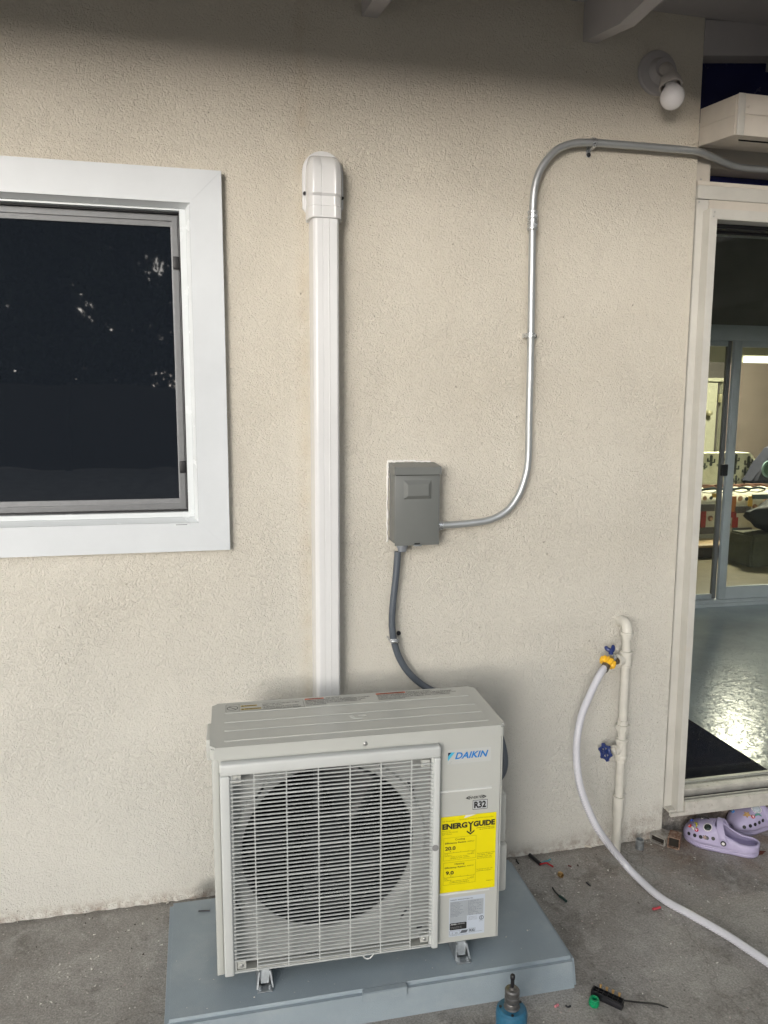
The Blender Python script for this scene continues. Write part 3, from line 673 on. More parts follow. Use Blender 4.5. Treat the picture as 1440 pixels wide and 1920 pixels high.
# grille
gr = finish(B(), 'grille', GRILL, un)
me = gr.data; b = B()
for x in (.0903, .1614, .2327, .3047, .3759, .4475): box(b, x-.0011, x+.0011, -.0195, -.012, .1235, .6005)
box(b, .0385, .0435, -.016, -.006, .122, .6005); box(b, .4950, .4995, -.016, -.006, .122, .6005)
b.to_mesh(me); b.free()
nb = 51; z = .1260; dz = (.5965-.1260)/(nb-1)
def barmesh(h, x0, x1):
    b = B(); box(b, x0, x1, -.0212, -.0170, -h/2, h/2)
    bmesh.ops.bevel(b, geom=[e for e in b.edges if abs(e.verts[0].co.x-e.verts[1].co.x) > .1 and e.verts[0].co.y < -.02], offset=h*.4, segments=2, affect='EDGES')
    bmesh.ops.recalc_face_normals(b, faces=b.faces)
    me = bpy.data.meshes.new('grille_bar'); b.to_mesh(me); b.free(); me.materials.append(GRILL); return me
thin, thick = barmesh(.0020, .0385, .4995), barmesh(.0032, .0385, .4995)
short = barmesh(.0020, .0903, .4475)
for i in range(nb):
    me = short if i in (1, 2, 3, nb-1) and i != 3 else (thick if i % 7 == 3 else thin)
    if i in (1, 2): me = short
    if i == 0: me = thick
    o = bpy.data.objects.new('grille_bar', me); COL.objects.link(o); o.parent = gr; o.location = (0, 0, z+dz*i)
# grille clips in the corners, the hook at the bottom and the notch on the right
for x, z_ in ((.052, .588), (.482, .585), (.055, .138), (.484, .142)):
    b = B(); box(b, x-.010, x+.010, -.0135, -.004, z_-.009, z_+.009, bev=.001); cp = finish(b, 'clip_plate', UNITM, un)
    b = B(); lathe(b, (x, -.0137, z_), (0, -1, 0), [(0, .0042), (.002, .0042), (.003, .003)], 12); o = finish(b, 'grille_screw', SCREW, un); o.parent = cp
b = B(); tube(b, [(.333, -.018, .1255), (.340, -.018, .1165), (.3465, -.018, .1145), (.353, -.018, .1165), (.360, -.018, .1255)], .0018, 8, 4); finish(b, 'grille_hook', GRILL, un)
b = B(); cyl(b, (.505, -.0246, .3795), (.505, -.0236, .3795), .0078, seg=24); finish(b, 'bezel_notch', M('notch_shadow_plastic', (.26, .26, .26, 1), .5), un)
# lid with pressed panels
b = B(); prism(b, rrect(-.0035, UW+.0035, -.0035, UD+.004, .012, 6), topm, ZL, Z1)
ed = [e for e in b.edges if all(v.co.z > Z1-.001 for v in e.verts)]
bmesh.ops.bevel(b, geom=ed, offset=.005, segments=3, affect='EDGES'); lid = finish(b, 'top_panel', UNITM, un, smooth=40)
for y0, y1 in ((.183, .2405), (.1275, .176), (.0790, .1205), (.0256, .072)):
    b = B(); prism(b, rrect(.027, .648-(.0 if y0 > .1 else .0), y0, y1, .004, 3), topm, Z1-.001, Z1+.0016)
    bmesh.ops.bevel(b, geom=[e for e in b.edges if all(v.co.z > Z1+.001 for v in e.verts)], offset=.0012, segments=2, affect='EDGES')
    o = finish(b, 'pressed_rib', UNITM, un, smooth=40); o.parent = lid
b = B(); lathe(b, (.3414, -.0036, .6420), (0, -1, 0), [(0, .0045), (.0012, .0055), (.002, .0045), (.0035, .0042), (.0045, .002)], 14); o = finish(b, 'lid_screw', SCREW, un); o.parent = lid
b = B(); tube(b, [(.325, .100, Z1+.0018), (.338, .092, Z1+.0024), (.352, .094, Z1+.0018)], .0012, 6, 4); tube(b, [(.322, .110, Z1+.0018), (.332, .108, Z1+.002), (.334, .101, Z1+.0018)], .001, 6, 3); tube(b, [(.345, .108, Z1+.002), (.356, .110, Z1+.002), (.364, .106, Z1+.0018)], .001, 6, 3)
o = finish(b, 'pressed_mark', UNITM, un); o.parent = lid
# pressed lines on the right panel
for zz in (.5047, .2425):
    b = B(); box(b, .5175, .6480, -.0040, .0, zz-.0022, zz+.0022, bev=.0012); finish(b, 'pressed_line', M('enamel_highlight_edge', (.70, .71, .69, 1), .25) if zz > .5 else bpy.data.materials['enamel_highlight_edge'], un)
# side bits: valve cover, handle
b = B(); box(b, UW, UW+.046, .085, .20, .305, .435, bev=.006); box(b, UW, UW+.050, .080, .205, .170, .300, bev=.008); finish(b, 'valve_cover', UNITM, un)
b = B(); box(b, UW, UW+.016, .05, .16, .52, .615, bev=.006); finish(b, 'terminal_cover', UNITM, un)
b = B(); box(b, -.016, 0, .12, .22, .572, .625, bev=.005); finish(b, 'side_handle', UNITM, un)
# feet
def foot():
    r = finish(B(), 'foot', GALV, un); b = B()
    box(b, -.0175, .0175, -.032, .045, -.0345, -.0315, bev=.0006)
    for s in (-1, 1): hexa(b, [(s*.0175-.002, -.022, -.032), (s*.0175+.002, -.022, -.032), (s*.0175+.002, .04, -.032), (s*.0175-.002, .04, -.032), (s*.0125-.002, -.008, -.0005), (s*.0125+.002, -.008, -.0005), (s*.0125+.002, .04, -.0005), (s*.0125-.002, .04, -.0005)])
    hexa(b, [(-.009, -.010, -.028), (.009, -.010, -.028), (.009, .030, -.028), (-.009, .030, -.028), (-.013, .002, -.0005), (.013, .002, -.0005), (.013, .03, -.0005), (-.013, .03, -.0005)])
    bmesh.ops.recalc_face_normals(b, faces=b.faces); b.to_mesh(r.data); b.free()
    for sx in (-.011, 0, .011):
        if sx == 0: continue
        b = B(); lathe(b, (sx, -.022, -.0315), (0, 0, 1), [(0, .0052), (.003, .0052), (.004, .0035), (.008, .0032)], 10); o = finish(b, 'bolt', GALV, un); o.parent = r
    return r
f0 = foot(); f0.location = (.106, 0, .110)
for x, y in ((.579, 0), (.106, .20), (.579, .20)):
    c = dup(f0, un); c.location = (x, y, .110)

# --- labels on the unit (flat print)
Lab = lambda name, mat, b, par=un: finish(b, name, mat, par, smooth=0)
YF = -.0012
b = B(); quad(b, .5375, .6440, .572, .607, front, YF+.0002); Lab('logo_sticker', M('sticker_clear', (.50, .51, .49, 1), .3, var=.01), b)
lg = un.children[-1]
b = B(); text(b, 'DAIKIN', .5555, .6375, .5835, .6000, front, YF-.0002, bold=.028, shear=.28); Lab('logo_lettering', flat('logo_blue', (.0, .17, .52, 1)), b)
b = B(); b.faces.new([b.verts.new((x, YF-.0002, z)) for x, z in ((.5385, .5800), (.5460, .5895), (.5555, .6010), (.5470, .6010), (.5385, .5920))]); Lab('logo_band', flat('logo_cyan', (.06, .42, .62, 1)), b)
b = B(); b.faces.new([b.verts.new((x, YF-.0002, z)) for x, z in ((.5385, .5922), (.5468, .6010), (.5385, .6010))]); Lab('logo_corner', flat('logo_navy', (.005, .01, .04, 1)), b)
b = B(); text(b, 'INVERTER', .5905, .6290, .4800, .4865, front, YF-.0002, bold=.022, shear=.2)
for s, xx in ((1, .5835), (-1, .6360)):
    P = [(xx+s*.016, .4895), (xx+s*.007, .4872), (xx, .4835), (xx+s*.007, .4800), (xx+s*.014, .4782), (xx+s*.009, .4805), (xx+s*.005, .4835), (xx+s*.009, .4868)]
    b.faces.new([b.verts.new((x, YF-.0002, z)) for x, z in P])
Lab('inverter_mark', INK, b)
b = B(); quad(b, .6016, .6384, .4523, .4760, front, YF); Lab('refrigerant_sticker', M('sticker_grey', (.50, .52, .53, 1), .4, var=.01), b)
b = B(); outline(b, .6016, .6384, .4523, .4760, .0011, front, YF-.0003); text(b, 'R32', .6050, .6350, .4555, .4728, front, YF-.0003, bold=.045); Lab('refrigerant_lettering', INK, b)
# yellow energy label
b = B(); prism(b, rrect(.5236, .6612, .2466, .4410, .001, 2), front, YF-.0012, YF-.0004)
yl = Lab('energy_label', M('yellow_paper', (.78, .67, .0, 1), .42, var=.015, vs=20, bump=.0012, bs=14), b)
b = B(); yt = YF-.0016
nine = lambda: None
x0, x1 = .5236, .6612; ex = lambda k: x0+(x1-x0)*k; ez = lambda k: .4410-(.4410-.2466)*k
text(b, 'ENERG', ex(.025), ex(.475), ez(.163), ez(.088), front, yt, bold=.055)
text(b, 'GUIDE', ex(.585), ex(.975), ez(.163), ez(.088), front, yt, bold=.055)
# Y whose stem becomes the arrow
quad(b, ex(.520), ex(.550), ez(.225), ez(.125), front, yt)
for s in (-1, 1):
    b.faces.new([b.verts.new((ex(.535)+s*a*(x1-x0), yt, ez(c))) for a, c in ((0.015, .128), (.058, .088), (.030, .088), (-.012, .118))])
    b.faces.new([b.verts.new((ex(.535)+s*a*(x1-x0), yt, ez(c))) for a, c in ((0, .262), (.070, .222), (.070, .200), (.0, .238))])
for s_, xa, xb, c, h, bo in (("U.S. Government", .03, .24, .062, .014, 0), ("Federal law prohibits removal of this label before consumer purchase.", .33, .95, .058, .012, 0), ("Heat Pump", .025, .17, .190, .013, .0), ("Cooling and Heating", .025, .30, .212, .013, .0), ("Split System", .025, .20, .234, .013, .0), ("DAIKIN INDUSTRIES, LTD.", .64, .97, .190, .014, .0), ("Model RXF12BXVJU9", .70, .97, .212, .014, .0),
    ("This heating efficiency rating", .66, .985, .530, .014, 0), ("varies slightly in different", .66, .95, .552, .014, 0), ("geographic regions. Ask", .66, .93, .574, .014, 0), ("your contractor for details.", .66, .94, .596, .014, 0), ("For energy cost info, visit", .66, .95, .742, .014, 0), ("productinfo.energy.gov", .66, .93, .764, .014, .0), ("3P684227-2", .84, .96, .905, .011, .0)):
    text(b, s_, ex(xa), ex(xb), ez(c), ez(c-h), front, yt, bold=bo+.006)
for k, (tt, val, vx, sc_) in enumerate((("Cooling", "20.0", .10, "(SEER2)*"), ("Heating", "9.0", .12, "(HSPF2)*"))):
    o_ = .275+k*.325; H = .300
    outline(b, ex(.055), ex(.640), ez(o_+H-.002), ez(o_), .0004, front, yt)
    text(b, tt, ex(.26), ex(.435), ez(o_+.048), ez(o_+.016), front, yt, bold=.01)
    text(b, "Efficiency Rating", ex(.08), ex(.46), ez(o_+.088), ez(o_+.060), front, yt, bold=.02)
    text(b, sc_, ex(.48), ex(.61), ez(o_+.083), ez(o_+.063), front, yt, bold=.0)
    text(b, val, ex(vx-.02), ex(vx+(.17 if k == 0 else .125)), ez(o_+.165), ez(o_+.115), front, yt, bold=.035)
    q = ex(vx+.075)
    b.faces.new([b.verts.new((q+a, yt, ez(o_+c))) for a, c in ((-.0013, .176), (.0013, .176), (0, .192))])
    quad(b, ex(.075), ex(.62), ez(o_+.203), ez(o_+.200), front, yt)
    for t in (.075, .23, .36, .50, .617): quad(b, ex(t), ex(t)+.0005, ez(o_+.203), ez(o_+.188), front, yt)
    for s_, xa, xb, c in (("14.3" if k == 0 else "7.5", .075, .13, .225), ("Least Efficient", .075, .20, .243), ("24.2" if k == 0 else "11.0", .56, .61, .225), ("Most Efficient", .49, .61, .243), ("Range of Similar Models", .19, .50, .262), ("Certified to meet standard", .17, .52, .280)):
        text(b, s_, ex(xa), ex(xb), ez(o_+c), ez(o_+c-.013), front, yt)
o = Lab('energy_lettering', INK, b, yl)
b = B(); b.faces.new([b.verts.new((ex(a), yt+.0001, ez(c))) for a, c in ((.41, .035), (.47, .030), (.56, .012), (.64, .0), (.44, .0))]); Lab('torn_spot', M('torn_paper', (.72, .73, .70, 1), .5), b, yl)
# rating plate
b = B(); quad(b, .5480, .6380, .1275, .2310, front, YF); rp = Lab('rating_plate', M('silver_label', (.50, .55, .62, 1), .45, var=.02), b)
b = B(); quad(b, .5500, .6345, .1790, .2200, front, YF-.0002); quad(b, .5500, .5930, .1640, .1788, front, YF-.0002); Lab('plate_panel', flat('plate_grey', (.36, .39, .42, 1)), b, rp)
b = B(); text(b, 'DAIKIN INDUSTRIES,LTD.', .5505, .6080, .2225, .2255, front, YF-.0005, bold=.03)
random.seed(4)
lines = ['OUTDOOR UNIT', 'MODEL RXF12BXVJU9', 'MFG. NO.', 'VOLTS 208/230', 'PHASE 1  HERTZ 60', 'MIN. CIRCUIT AMPS', 'MAX. FUSE AMPS', 'COMPRESSOR RLA', 'FAN MOTOR FLA', 'REFRIGERANT R32', 'DESIGN PRESSURE', 'FACTORY CHARGE']
for i, s_ in enumerate(lines):
    zz = .2175-i*.0033
    text(b, s_, .5515, .5515+.034*random.uniform(.5, 1), zz-.0016, zz, front, YF-.0005)
    text(b, random.choice(['208/230  60  1', '15.3      15', 'HIGH 600  LOW 320', '1.95 lbs', '8.5   0.35', 'E012345']), .5985, .5985+.034*random.uniform(.4, 1), zz-.0016, zz, front, YF-.0005)
quad(b, .5962, .5966, .181, .219, front, YF-.0005)
for i, s_ in enumerate(('ASSEMBLED UNIT', 'FOR OUTDOOR USE', 'INSTALLED TO CODE')): text(b, s_, .5965, .5965+.022, .1735-i*.0035, .1752-i*.0035, front, YF-.0005)
text(b, 'Intertek', .6245, .6340, .1600, .1618, front, YF-.0005); text(b, 'ASSEMBLED IN THAILAND', .5500, .5960, .1300, .1316, front, YF-.0005); text(b, '3P000000', .6160, .6330, .1335, .1350, front, YF-.0005)
for i in range(24):
    a, a2 = 2*PI*i/24, 2*PI*(i+1)/24
    b.faces.new([b.verts.new((.6300+r*math.cos(q), YF-.0005, .1690+r*math.sin(q))) for r, q in ((.0058, a), (.0058, a2), (.0042, a2), (.0042, a))])
quad(b, .6285, .6305, .1655, .1725, front, YF-.0005)
outline(b, .5495, .5760, .1330, .1430, .0005, front, YF-.0005); text(b, 'c', .5560, .5585, .1350, .1390, front, YF-.0005); text(b, 'us', .5640, .5700, .1350, .1390, front, YF-.0005)
b.faces.new([b.verts.new((x, YF-.0005, z)) for x, z in ((.5760, .1345), (.5925, .1345), (.5965, .1420), (.5805, .1420))])
outline(b, .5985, .6150, .1335, .1445, .0005, front, YF-.0005); text(b, 'R32', .6000, .6135, .1355, .1425, front, YF-.0006, bold=.05)
Lab('plate_lettering', INKG, b, rp)
b = B(); prism(b, rrect(.5500, .5925, .1455, .1635, .002, 3), front, YF-.0007, YF-.0003); Lab('certified_badge', INK, b, rp)
b = B(); text(b, 'AHRI', .5520, .5665, .1585, .1620, front, YF-.0009, bold=.03); text(b, 'CERTIFIED', .5690, .5880, .1590, .1615, front, YF-.0009); text(b, 'www.ahridirectory.org', .5520, .5790, .1490, .1505, front, YF-.0009); text(b, 'Unitary Small HP', .5520, .5800, .1520, .1535, front, YF-.0009); Lab('badge_lettering', flat('badge_white', (.6, .6, .6, 1)), b, rp)
# warnings printed on the lid
tz = Z1+.0020
b = B(); outline(b, .0300, .2220, .1880, .2330, .0007, topm, tz); quad(b, .0620, .0626, .1885, .2325, topm, tz)
for i in range(24):
    a, a2 = 2*PI*i/24, 2*PI*(i+1)/24
    b.faces.new([b.verts.new((.0460+r*math.cos(q), .2105+r*math.sin(q), tz)) for r, q in ((.0135, a), (.0135, a2), (.0118, a2), (.0118, a))])
b.faces.new([b.verts.new((.0460+x, .2105+y, tz)) for x, y in ((-.010, .0085), (-.0085, .0100), (.010, -.0085), (.0085, -.0100))])
for i, s_ in enumerate(("DON'T STEP ON THIS UNIT. IT MAY", "RESULT IN INJURY.", "NE MONTEZ PAS SUR CETTE UNITE.", "VOUS RISQUERIEZ DE VOUS BLESSER.")):
    text(b, s_, .1200, .1200+.095*len(s_)/32, .2225-i*.0098-.0035, .2225-i*.0098+.0032, topm, tz, bold=.01)
for i, s_ in enumerate(("RISK OF FIRE !", "FLAMMABLE REFRIGERANT USED. TO BE REPAIRED ONLY BY TRAINED", "SERVICE PERSONNEL. DO NOT PUNCTURE REFRIGERANT TUBING.", "DISPOSE OF PROPERLY IN ACCORDANCE WITH FEDERAL OR", "LOCAL REGULATIONS.")):
    text(b, s_, (.280 if i == 0 else .2265), (.318 if i == 0 else .2265+.172*len(s_)/60), .2335-i*.0092-.0032, .2335-i*.0092+.0032, topm, tz, bold=.01)
for i, s_ in enumerate(("RISQUE D'INCENDIE !", "REFRIGERANT INFLAMMABLE. A ETRE REPARE SEULEMENT PAR DES PERSONNES", "QUALIFIEES. NE PAS PERFORER LES TUBES. ELIMINER CONFORMEMENT AUX LOIS", "FEDERALES OU LOCALES. CONSULTER LE MANUEL AVANT TOUTE OPERATION", "D'ENTRETIEN DE L'UNITE.")):
    text(b, s_, (.4920 if i == 0 else .4120), (.560 if i == 0 else .4120+.212*len(s_)/70), .2355-i*.0092-.0032, .2355-i*.0092+.0032, topm, tz, bold=.01)
text(b, '3P709915-1', .585, .605, .2400, .2425, topm, tz)
o = Lab('warning_lettering', INK, b, lid)
PY, PO = flat('print_yellow', (.50, .38, .10, 1)), flat('print_orange', (.58, .13, .05, 1))
for q in ((.0660, .1060, .2145, .2235), (.0660, .1160, .1945, .2040)):
    b = B(); quad(b, *q, topm, tz); Lab('caution_band', PY, b, lid)
for q in ((.2265, .2750, .2305, .2385), (.4110, .4890, .2320, .2400)):
    b = B(); quad(b, *q, topm, tz); Lab('warning_band', PO, b, lid)
b = B(); text(b, 'CAUTION', .0760, .1040, .2160, .2220, topm, tz+.0003, bold=.03); text(b, 'ATTENTION', .0760, .1140, .1960, .2025, topm, tz+.0003, bold=.03)
for y in (.2160, .1960): b.faces.new([b.verts.new((x, y+k, tz+.0003)) for x, k in ((.0675, 0), (.0745, 0), (.0710, .0062))])
Lab('band_lettering', INK, b, lid); b = B()
text(b, 'WARNING', .2360, .2700, .2320, .2370, topm, tz+.0003, bold=.03); Lab('band_lettering', INK, b, lid); b = B(); text(b, 'AVERTISSEMENT', .4220, .4840, .2335, .2385, topm, tz+.0003, bold=.03); Lab('band_lettering', INK, b, lid)

# ------------------------------------------------------------------ door and what is above it
door = thing('sliding_door', 'cream framed glass patio door with dirty sill to the right', 'door', (0, 0, 0))
XE = 2.9    # right end beyond the picture
ZT = 1.9460
def slab(name, mat, x0b, x1b, x0t, x1t, y0, y1, z0, z1, bev=.0012, par=door):
    b = B(); hexa(b, [(x0b, y0, z0), (x1b, y0, z0), (x1b, y1, z0), (x0b, y1, z0), (x0t, y0, z1), (x1t, y0, z1), (x1t, y1, z1), (x0t, y1, z1)])
    if bev: bmesh.ops.bevel(b, geom=list(b.edges), offset=bev, segments=2, affect='EDGES')
    return finish(b, name, mat, par)
slab('casing', CREAM, 1.5105, 1.548, 1.5010, 1.540, -.002, .05, .103, 2.008)
slab('door_jamb', CREAM, 1.5365, 1.5590, 1.5225, 1.5480, -.036, .040, .103, 1.976)
slab('casing_head', CREAM, 1.5003, XE, 1.5000, XE, -.0055, .05, 2.0095, 2.047)
slab('head_board', CREAM2, 1.5405, XE, 1.5405, XE, -.0035, .05, 1.977, 2.0085, bev=.0006)
slab('door_head', CREAM, 1.5260, XE, 1.5255, XE, -.0375, .040, 1.9465, 1.9755)
for p in ((1.5325, 1.966), (1.5300, 1.9530)):
    b = B(); cyl(b, (p[0]+.004, -.0385, p[1]), (p[0]+.004, -.037, p[1]), .0022, seg=10); finish(b, 'frame_screw', SCREW, door)
for x, z_ in ((1.5060, 2.0), (1.508, 2.063)):
    b = B(); cyl(b, (x, -.0055, z_), (x, -.0035, z_), .0026, seg=10); finish(b, 'frame_screw', SCREW, door)
# sill: outer lip, channel, inner rail
slab('sill_lip', DIRTY, 1.559, XE, 1.559, XE, -.045, -.030, .103, .138)
slab('sill_plate', DIRTY, 1.5115, XE, 1.5115, XE, -.0295, .12, .100, .108, bev=0)
slab('sill_face', DIRTY, 1.5115, XE, 1.5115, XE, -.040, -.030, .090, .1025, bev=.001)
slab('sill_track', DIRTY, 1.559, XE, 1.559, XE, -.006, .002, .1085, .128)
slab('sill_channel', M('dark_channel', (.05, .045, .04, 1), .7), 1.559, XE, 1.559, XE, .003, .034, .1085, .1120, bev=0)  # one dark colour along the channel floor
slab('sill_track', DIRTY, 1.559, XE, 1.559, XE, .035, .075, .1085, .136)
slab('sill_edge', CREAM, 1.559, XE, 1.559, XE, .0755, .090, .1085, .142)
slab('head_track', BLACK, 1.549, XE, 1.549, XE, .010, .018, 1.940, 1.9460, bev=0)
slab('head_track', ALUG, 1.549, XE, 1.549, XE, .045, .053, 1.9405, 1.9440, bev=0)
slab('head_track', BLACK, 1.549, XE, 1.549, XE, .054, .0595, 1.928, 1.9460, bev=0)
slab('head_cover', BLACK, 1.549, XE, 1.549, XE, .0185, .0445, 1.935, 1.9459, bev=0)
slab('pane', GLASS, 1.549, XE, 1.549, XE, .060, .0602, .136, 1.93, bev=0)
# concrete stem under the sill
bx('door_curb', CONC, None, 1.5035, XE+1, .030, .50, -.02, .088, smooth=0); tag(bpy.data.objects['door_curb'], 'rough concrete curb under the door sill', kind='structure')

# header wall above: recessed frieze with vent slot, soffit box, dark clerestory
hd_ = thing('door_header', 'cream boards and dark transom slot over the glass door', 'door header', (0, 0, 0))
def hb(name, mat, x0, x1, y0, y1, z0, z1, bev=.0012): return bx(name, mat, hd_, x0, x1, y0, y1, z0, z1, bev=bev)
hb('ledge_board', CREAM2, 1.5005, XE, -.0015, .12, 2.0480, 2.0600)
fzy = .045
p1_, p2_ = W(1323, 314, fzy), W(1322, 341, fzy)
hb('frieze_board', CREAM2, 1.4985, p1_.x, .02, .12, 2.0610, 2.20)
hb('frieze_board', CREAM2, p1_.x+.0005, XE, fzy, .12, p1_.z, 2.20, bev=0)
hb('transom_glass', NAVY, p1_.x+.0005, XE, .112, .118, 2.0601, p1_.z, bev=0)
sb = thing('soffit_box', 'cream boarded box beam jutting out over the glass door', 'beam', (0, 0, 0))
b = B(); hexa(b, [(1.4975, -.165, 2.1330), (XE, -.165, 2.1330), (XE, .0, 2.1530), (1.4975, .0, 2.1530), (1.4975, -.165, 2.2370), (XE, -.165, 2.2370), (XE, .0, 2.2560), (1.4975, .0, 2.2560)])
finish(b, 'box_body', CREAM2, sb, smooth=0)
b = B(); box(b, 1.4970, 1.5190, -.1685, -.1652, 2.1315, 2.2385, bev=.001); finish(b, 'corner_trim', CREAM, sb)
for z0, z1 in ((2.1320, 2.1855), (2.1868, 2.2380)):
    b = B(); box(b, 1.5195, XE, -.1682, -.1652, z0, z1, bev=.0008); finish(b, 'siding_board', CREAM2, sb)
b = B(); hexa(b, [(1.4942, -.160, 2.1340), (1.4974, -.160, 2.1340), (1.4974, -.003, 2.1535), (1.4942, -.003, 2.1535), (1.4942, -.160, 2.1845), (1.4974, -.160, 2.1845), (1.4974, -.003, 2.2040), (1.4942, -.003, 2.2040)]); finish(b, 'siding_board', CREAM2, sb, smooth=0)
b = B(); hexa(b, [(1.4942, -.160, 2.1855), (1.4974, -.160, 2.1855), (1.4974, -.003, 2.2050), (1.4942, -.003, 2.2050), (1.4942, -.160, 2.2360), (1.4974, -.160, 2.2360), (1.4974, -.003, 2.2550), (1.4942, -.003, 2.2550)]); finish(b, 'siding_board', CREAM2, sb, smooth=0)
b = B(); box(b, 1.540, XE, -.120, -.118, 2.1350, 2.139); finish(b, 'soffit_joint', GASKET, sb)
b = B(); lathe(b, (1.5260, -.1690, 2.205), (0, -1, 0), [(0, .004), (.002, .004), (.003, .002)], 10); finish(b, 'knot', CREAM2, sb)
cl = thing('clerestory_window', 'dark navy clerestory glass above the soffit box', 'window', (0, 0, 0))
b = B(); box(b, 1.4940, XE, .05, .055, 2.24, 2.62); finish(b, 'pane', NAVY, cl)
b = B(); hexa(b, [(1.4942, -.001, 2.400), (XE, -.001, 2.53), (XE, .06, 2.53), (1.4942, .06, 2.400), (1.4942, -.001, 2.495), (XE, -.001, 2.56), (XE, .06, 2.56), (1.4942, .06, 2.495)]); finish(b, 'head_board', EAVE, cl, smooth=0)

# ------------------------------------------------------------------ rooms behind the glass
FZ = .10; FY = 2.26
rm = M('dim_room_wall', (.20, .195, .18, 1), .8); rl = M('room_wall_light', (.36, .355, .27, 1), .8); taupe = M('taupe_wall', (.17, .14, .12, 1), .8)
b = B(); box(b, 1.52, 5.6, .12, FY-.05, FZ-.09, FZ); o = finish(b, 'sunroom_floor', EPOX, smooth=0); tag(o, 'glossy grey green epoxy floor', kind='structure')
b = B(); box(b, 1.50, 5.6, .125, FY+.06, 2.45, 2.5); o = finish(b, 'sunroom_ceiling', M('white_ceiling', (.62, .62, .6, 1), .8), smooth=0); tag(o, kind='structure', label='dim ceiling of the sunroom')
b = B(); box(b, 1.40, 1.52, .165, FY+.06, -.0, 2.45); box(b, 5.6, 5.7, -.1, FY+.06, 0, 2.45); box(b, 2.9, 5.6, .1, .165, 0, 2.45)
o = finish(b, 'sunroom_wall', bpy.data.materials['white_ceiling'], smooth=0); tag(o, kind='structure', label='dim side walls of the sunroom')
# wall around the inner sliding door
q = W(1330, 610, FY); DT = q.z
xl_, xr_ = 2.6, 5.2
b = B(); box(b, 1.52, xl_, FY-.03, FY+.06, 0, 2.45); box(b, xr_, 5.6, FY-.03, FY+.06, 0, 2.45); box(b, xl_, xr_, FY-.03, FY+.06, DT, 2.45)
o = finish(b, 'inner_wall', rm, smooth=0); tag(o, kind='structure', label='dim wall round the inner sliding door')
ind = thing('inner_sliding_door', 'blue grey aluminium sliding door at the back of sunroom', 'door', (0, 0, 0))
c3 = lambda x, y, Y=FY: W(1180+x/3.84, 640+y/3.84, Y)
zt = c3(700, 30).z; zb1 = c3(700, 1770).z; zb0 = FZ
def ib(name, mat, x0, x1, y0, y1, z0, z1, bev=.001): return bx(name, mat, ind, x0, x1, y0, y1, z0, z1, bev=bev)
ib('head_rail', ALUB, xl_, xr_, FY-.04, FY+.03, zt+.03, DT+.002)
sx0 = c3(680, 900).x-.012; sx1 = c3(715, 900).x+.018
ib('stile', ALUB, sx0+.012, sx1, FY-.032, FY-.006, FZ+.045, zt+.029)
ib('stile_edge', ALUG, sx0-.016, sx0+.010, FY-.004, FY+.02, FZ+.045, zt+.029)
ib('top_rail', ALUB, xl_, sx0-.017, FY-.003, FY+.02, zt-.005, zt+.029)
ib('top_rail', ALUB, sx1+.0005, xr_, FY-.032, FY-.006, zt-.01, zt+.029)
ib('bottom_rail', ALUB, xl_, sx0-.017, FY-.003, FY+.02, FZ+.045, FZ+.075)
ib('bottom_rail', ALUB, sx1+.0005, xr_, FY-.032, FY-.006, FZ+.045, zb1+.01)
ib('threshold', ALUB, xl_, xr_, FY-.055, FY+.04, FZ, FZ+.022); ib('threshold_track', ALUB, xl_, xr_, FY-.045, FY+.03, FZ+.0225, FZ+.0445)
bx('pane', GLASS2, ind, xl_, sx0-.016, FY+.008, FY+.0082, FZ+.07, zt, smooth=0); bx('pane', GLASS2, ind, sx1, xr_, FY-.020, FY-.0198, zb1, zt, smooth=0)
h_ = c3(648, 922)
b = B(); box(b, h_.x-.022, h_.x+.022, FY-.060, FY-.033, h_.z-.038, h_.z+.038, bev=.006); finish(b, 'latch', BLACK, ind)
# navy mat
mp_ = thing('door_mat', 'navy blue door mat inside the glass door', 'mat', (0, 0, 0))
b = B(); prism(b, [(1.53, .128), (2.018, .128), (2.012, .45), (2.002, .80), (1.53, .80)], topm, FZ+.0005, FZ+.012)
finish(b, 'mat_pile', MATB, mp_, smooth=0)

# living room
b = B(); box(b, 1.6, 9.5, FY+.06, 9.5, FZ-.1, FZ-.002); o = finish(b, 'living_room_floor', M('wood_floor', (.20, .17, .10, 1), .35, var=.15, vs=5), smooth=0); tag(o, kind='structure', label='brown wooden floor of the lit room')
b = B(); box(b, 1.6, 9.5, FY+.06, 9.5, 2.5, 2.55); o = finish(b, 'living_room_ceiling', rl, smooth=0); tag(o, kind='structure', label='pale green ceiling of the lit room')
b = B(); box(b, 1.5, 1.6, FY+.06, 9.5, 0, 2.5); box(b, 9.5, 9.6, FY+.06, 9.5, 0, 2.5); box(b, 1.5, 9.6, 8.0, 8.1, 0, 2.5)
o = finish(b, 'living_room_wall', rl, smooth=0); tag(o, kind='structure', label='pale green back wall of the lit room')
DY = 6.0; dtop = c3(800, 152, DY).z; dx0, dx1 = c3(570, 400, DY).x-.05, c3(672, 400, DY).x
dvt = c3(600, 288, DY).z
dv = thing('room_divider', 'taupe partition wall behind the couch with doorway', 'partition', (0, 0, 0))
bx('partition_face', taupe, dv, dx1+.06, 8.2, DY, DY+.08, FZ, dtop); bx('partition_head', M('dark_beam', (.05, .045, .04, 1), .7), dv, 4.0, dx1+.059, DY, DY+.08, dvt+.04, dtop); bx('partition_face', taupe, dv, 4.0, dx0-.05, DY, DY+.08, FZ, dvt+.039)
bx('door_casing', M('cream_trim', (.33, .33, .25, 1), .5), dv, dx1+.001, dx1+.059, DY-.012, DY+.08, FZ, dvt+.039); bx('door_casing', bpy.data.materials['cream_trim'], dv, dx0-.049, dx1, DY-.012, DY+.08, dvt+.0, dvt+.039)
idr = thing('interior_door', 'cream interior door standing in the partition doorway', 'door', (0, 0, 0))
